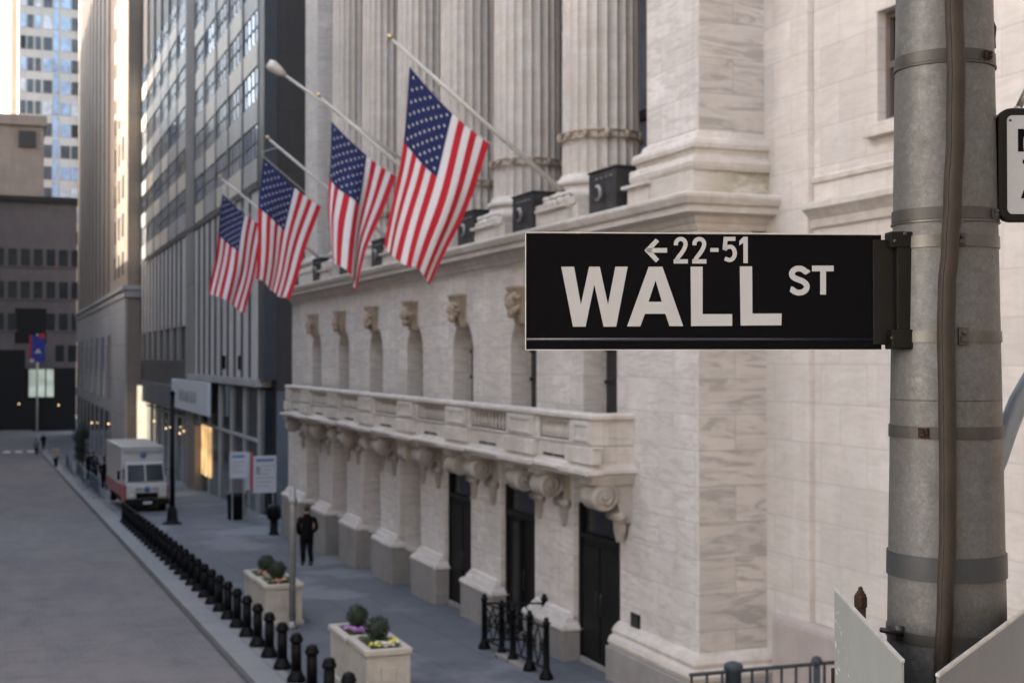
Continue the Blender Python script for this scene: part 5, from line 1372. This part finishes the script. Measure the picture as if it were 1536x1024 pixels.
# curved blue-grey arm
t = thing('curved_arm', 'curved blue grey steel tube springing from the lower right of the pole', 'pipe', tuple(at(1496, 690, 3.05)))
o = Vector(t.location); q = MB(); q.smooth = True
q.tube([at(1440, 790, 3.02)-o, at(1478, 730, 3.04)-o, at(1496, 690, 3.05)-o, at(1511, 645, 3.06)-o, at(1528, 602, 3.07)-o, at(1551, 562, 3.08)-o, at(1590, 520, 3.1)-o, at(1640, 490, 3.1)-o], .0225, 24); q.build('tube', 'blue_tube', t)
q = MB(); q.smooth = True; q.tube([at(1478, 730, 3.04)-o, at(1486, 712, 3.044)-o], .027, 20); q.build('collar', 'dull_band', t)

# backs of two signs at the pole's foot
def back_panel(name, lab, A, B, drop, mat, thick, side):
    t = thing(name, lab, 'sign', tuple((A+B)/2)); o = Vector(t.location); u = (B-A); u.z = 0; nrm = u.normalized().cross(Vector((0, 0, 1)))*side
    a = A-o; b_ = Vector((B.x, B.y, A.z))-o
    q = MB(); q.obox(a, b_-a, (0, 0, -drop), nrm*thick); q.build('sheet', mat, t)
    q = MB(); q.obox(a+Vector((0, 0, .0005))-nrm*.002, b_-a, (0, 0, .007), nrm*(thick+.004)); q.build('top_edge', 'panel_edge', t, .0015)
    return t, o, a, b_, nrm
A_ = at(1254, 886, 3.30); zt = A_.z
B_ = at(1356, 994, 2.52); B_.z = zt
t, o, a, b_, nrm = back_panel('turned_sign', 'pale aluminium back of a sign seen edge-on, left of the pole foot', A_, B_, .6, 'panel_back', .004, 1)
vis = nrm if nrm.dot(CAM-A_) > 0 else -nrm
q = MB(); rnd = random.Random(2); ud = (b_-a).normalized()
for k in range(22):
    f = rnd.random(); s = rnd.uniform(.002, .008)*(1.5-f); c = a+ud*(.02+.26*f*rnd.random())+Vector((0, 0, -.035-.16*rnd.random()))+vis*(.0006 if vis == -nrm else .0046)
    q.add([c+ud*s*math.cos(j*1.05+rnd.random()*.6)*rnd.uniform(.5, 2.4)+Vector((0, 0, 1))*s*math.sin(j*1.05)*rnd.uniform(.4, 1.5) for j in range(6)], [(0, 1, 2, 3, 4, 5)])
q.build('flaked_patch', 'chip', t)
q = MB(); q.obox(a-ud*.006+Vector((0, 0, -.19)), ud*.007, nrm*.012, (0, 0, -.06)); q.build('rust_scab', 'rust', t, .002)
q = MB(); q.smooth = True; pA = at(1322, 944, 2.9)-o; pB = at(1353, 950, 2.93)-o; q.tube([pA, pB], .006, 10); q.obox(pB-RT*.012-Vector((0, 0, .014)), RT*.018, FW*.02, (0, 0, .03)); q.build('clamp', 'dull_band', t)
A_ = at(1408, 1016, 2.32); zt = A_.z
B_ = at(1536, 920, 2.905); B_.z = zt; B_ = A_+(B_-A_)*1.35
t, o, a, b_, nrm = back_panel('turned_sign', 'bluish grey back of a sign in the lower right corner', A_, B_, .6, 'panel_back_blue', .004, -1)
ud = (b_-a).normalized(); q = MB(); q.obox(a-ud*.003+Vector((0, 0, -.02)), ud*.004, nrm*.006, (0, 0, -.05)); q.build('rust_scab', 'rust', t, .001)
t = thing('pipe_stub', 'short rusty capped pipe behind the pale sign back', 'pipe', tuple(at(1291, 945, 3.5)))
o = Vector(t.location); kk = 3.5/FPX
q = MB(); q.smooth = True; q.lathe([(.014, -.5), (.014, 55*kk)], (0, 0, 0), 16); q.build('pipe', 'rust', t)
q = MB(); q.lathe([(.0175, 35*kk), (.0185, 37*kk), (.0185, 50*kk), (.016, 53*kk)], (0, 0, 0), 6); q.smooth = True; q.lathe([(.012, 53*kk), (.010, 58*kk), (.006, 61*kk), (.007, 63*kk), (.002, 66*kk)], (0, 0, 0), 12); q.build('cap', 'rust', t)
q = MB(); q.obox(Vector((-.3, -.012, -.52)), (.6, 0, 0), (0, .024, 0), (0, 0, .025)); q.build('mount', 'rust', t)

# ------------------------------------------------------------------ light, sky, camera
ELEV, AZ = R(22), R(-70)                        # sun high over the far left end of the street
tosun = Vector((math.sin(AZ)*math.cos(ELEV), math.cos(AZ)*math.cos(ELEV), math.sin(ELEV)))
sun = bpy.data.lights.new('sun', 'SUN'); sun.energy = 2.4; sun.angle = R(.55); sun.color = (1, .90, .76)
so_ = bpy.data.objects.new('sun', sun); col.objects.link(so_); so_.rotation_euler = (-tosun).to_track_quat('-Z', 'Y').to_euler(); so_.location = (-60, 60, 80)
w = bpy.data.worlds.new('World'); sc.world = w; w.use_nodes = True
nt = w.node_tree; nt.nodes.clear()
sky = nt.nodes.new('ShaderNodeTexSky'); sky.sky_type = 'NISHITA'; sky.sun_disc = False; sky.sun_elevation = ELEV; sky.sun_rotation = AZ
sky.air_density = 1.0; sky.dust_density = 3.0; sky.ozone_density = 0.4
bg = nt.nodes.new('ShaderNodeBackground'); bg.inputs['Strength'].default_value = .15
ou = nt.nodes.new('ShaderNodeOutputWorld'); hs = nt.nodes.new('ShaderNodeHueSaturation'); hs.inputs['Saturation'].default_value = .72; nt.links.new(sky.outputs[0], hs.inputs['Color']); nt.links.new(hs.outputs[0], bg.inputs[0]); nt.links.new(bg.outputs[0], ou.inputs[0])
cam = bpy.data.cameras.new('camera'); co_ = bpy.data.objects.new('camera', cam); col.objects.link(co_)
co_.matrix_world = Matrix.Translation(CAM) @ Matrix(((RT.x, UP.x, -FW.x), (RT.y, UP.y, -FW.y), (RT.z, UP.z, -FW.z))).to_4x4()
cam.sensor_width = 36; cam.lens = 36*FPX/1536; cam.clip_end = 3000; cam.clip_start = .05
cam.dof.use_dof = True; cam.dof.focus_distance = 2.92; cam.dof.aperture_fstop = 6.4; cam.dof.aperture_blades = 0
sc.camera = co_
sc.view_settings.view_transform = 'Standard'; sc.view_settings.look = 'None'; sc.view_settings.gamma = 1; sc.view_settings.exposure = 2.6
sc.cycles.max_bounces = 8; sc.cycles.diffuse_bounces = 5; sc.cycles.use_denoising = True; sc.cycles.sample_clamp_indirect = 6
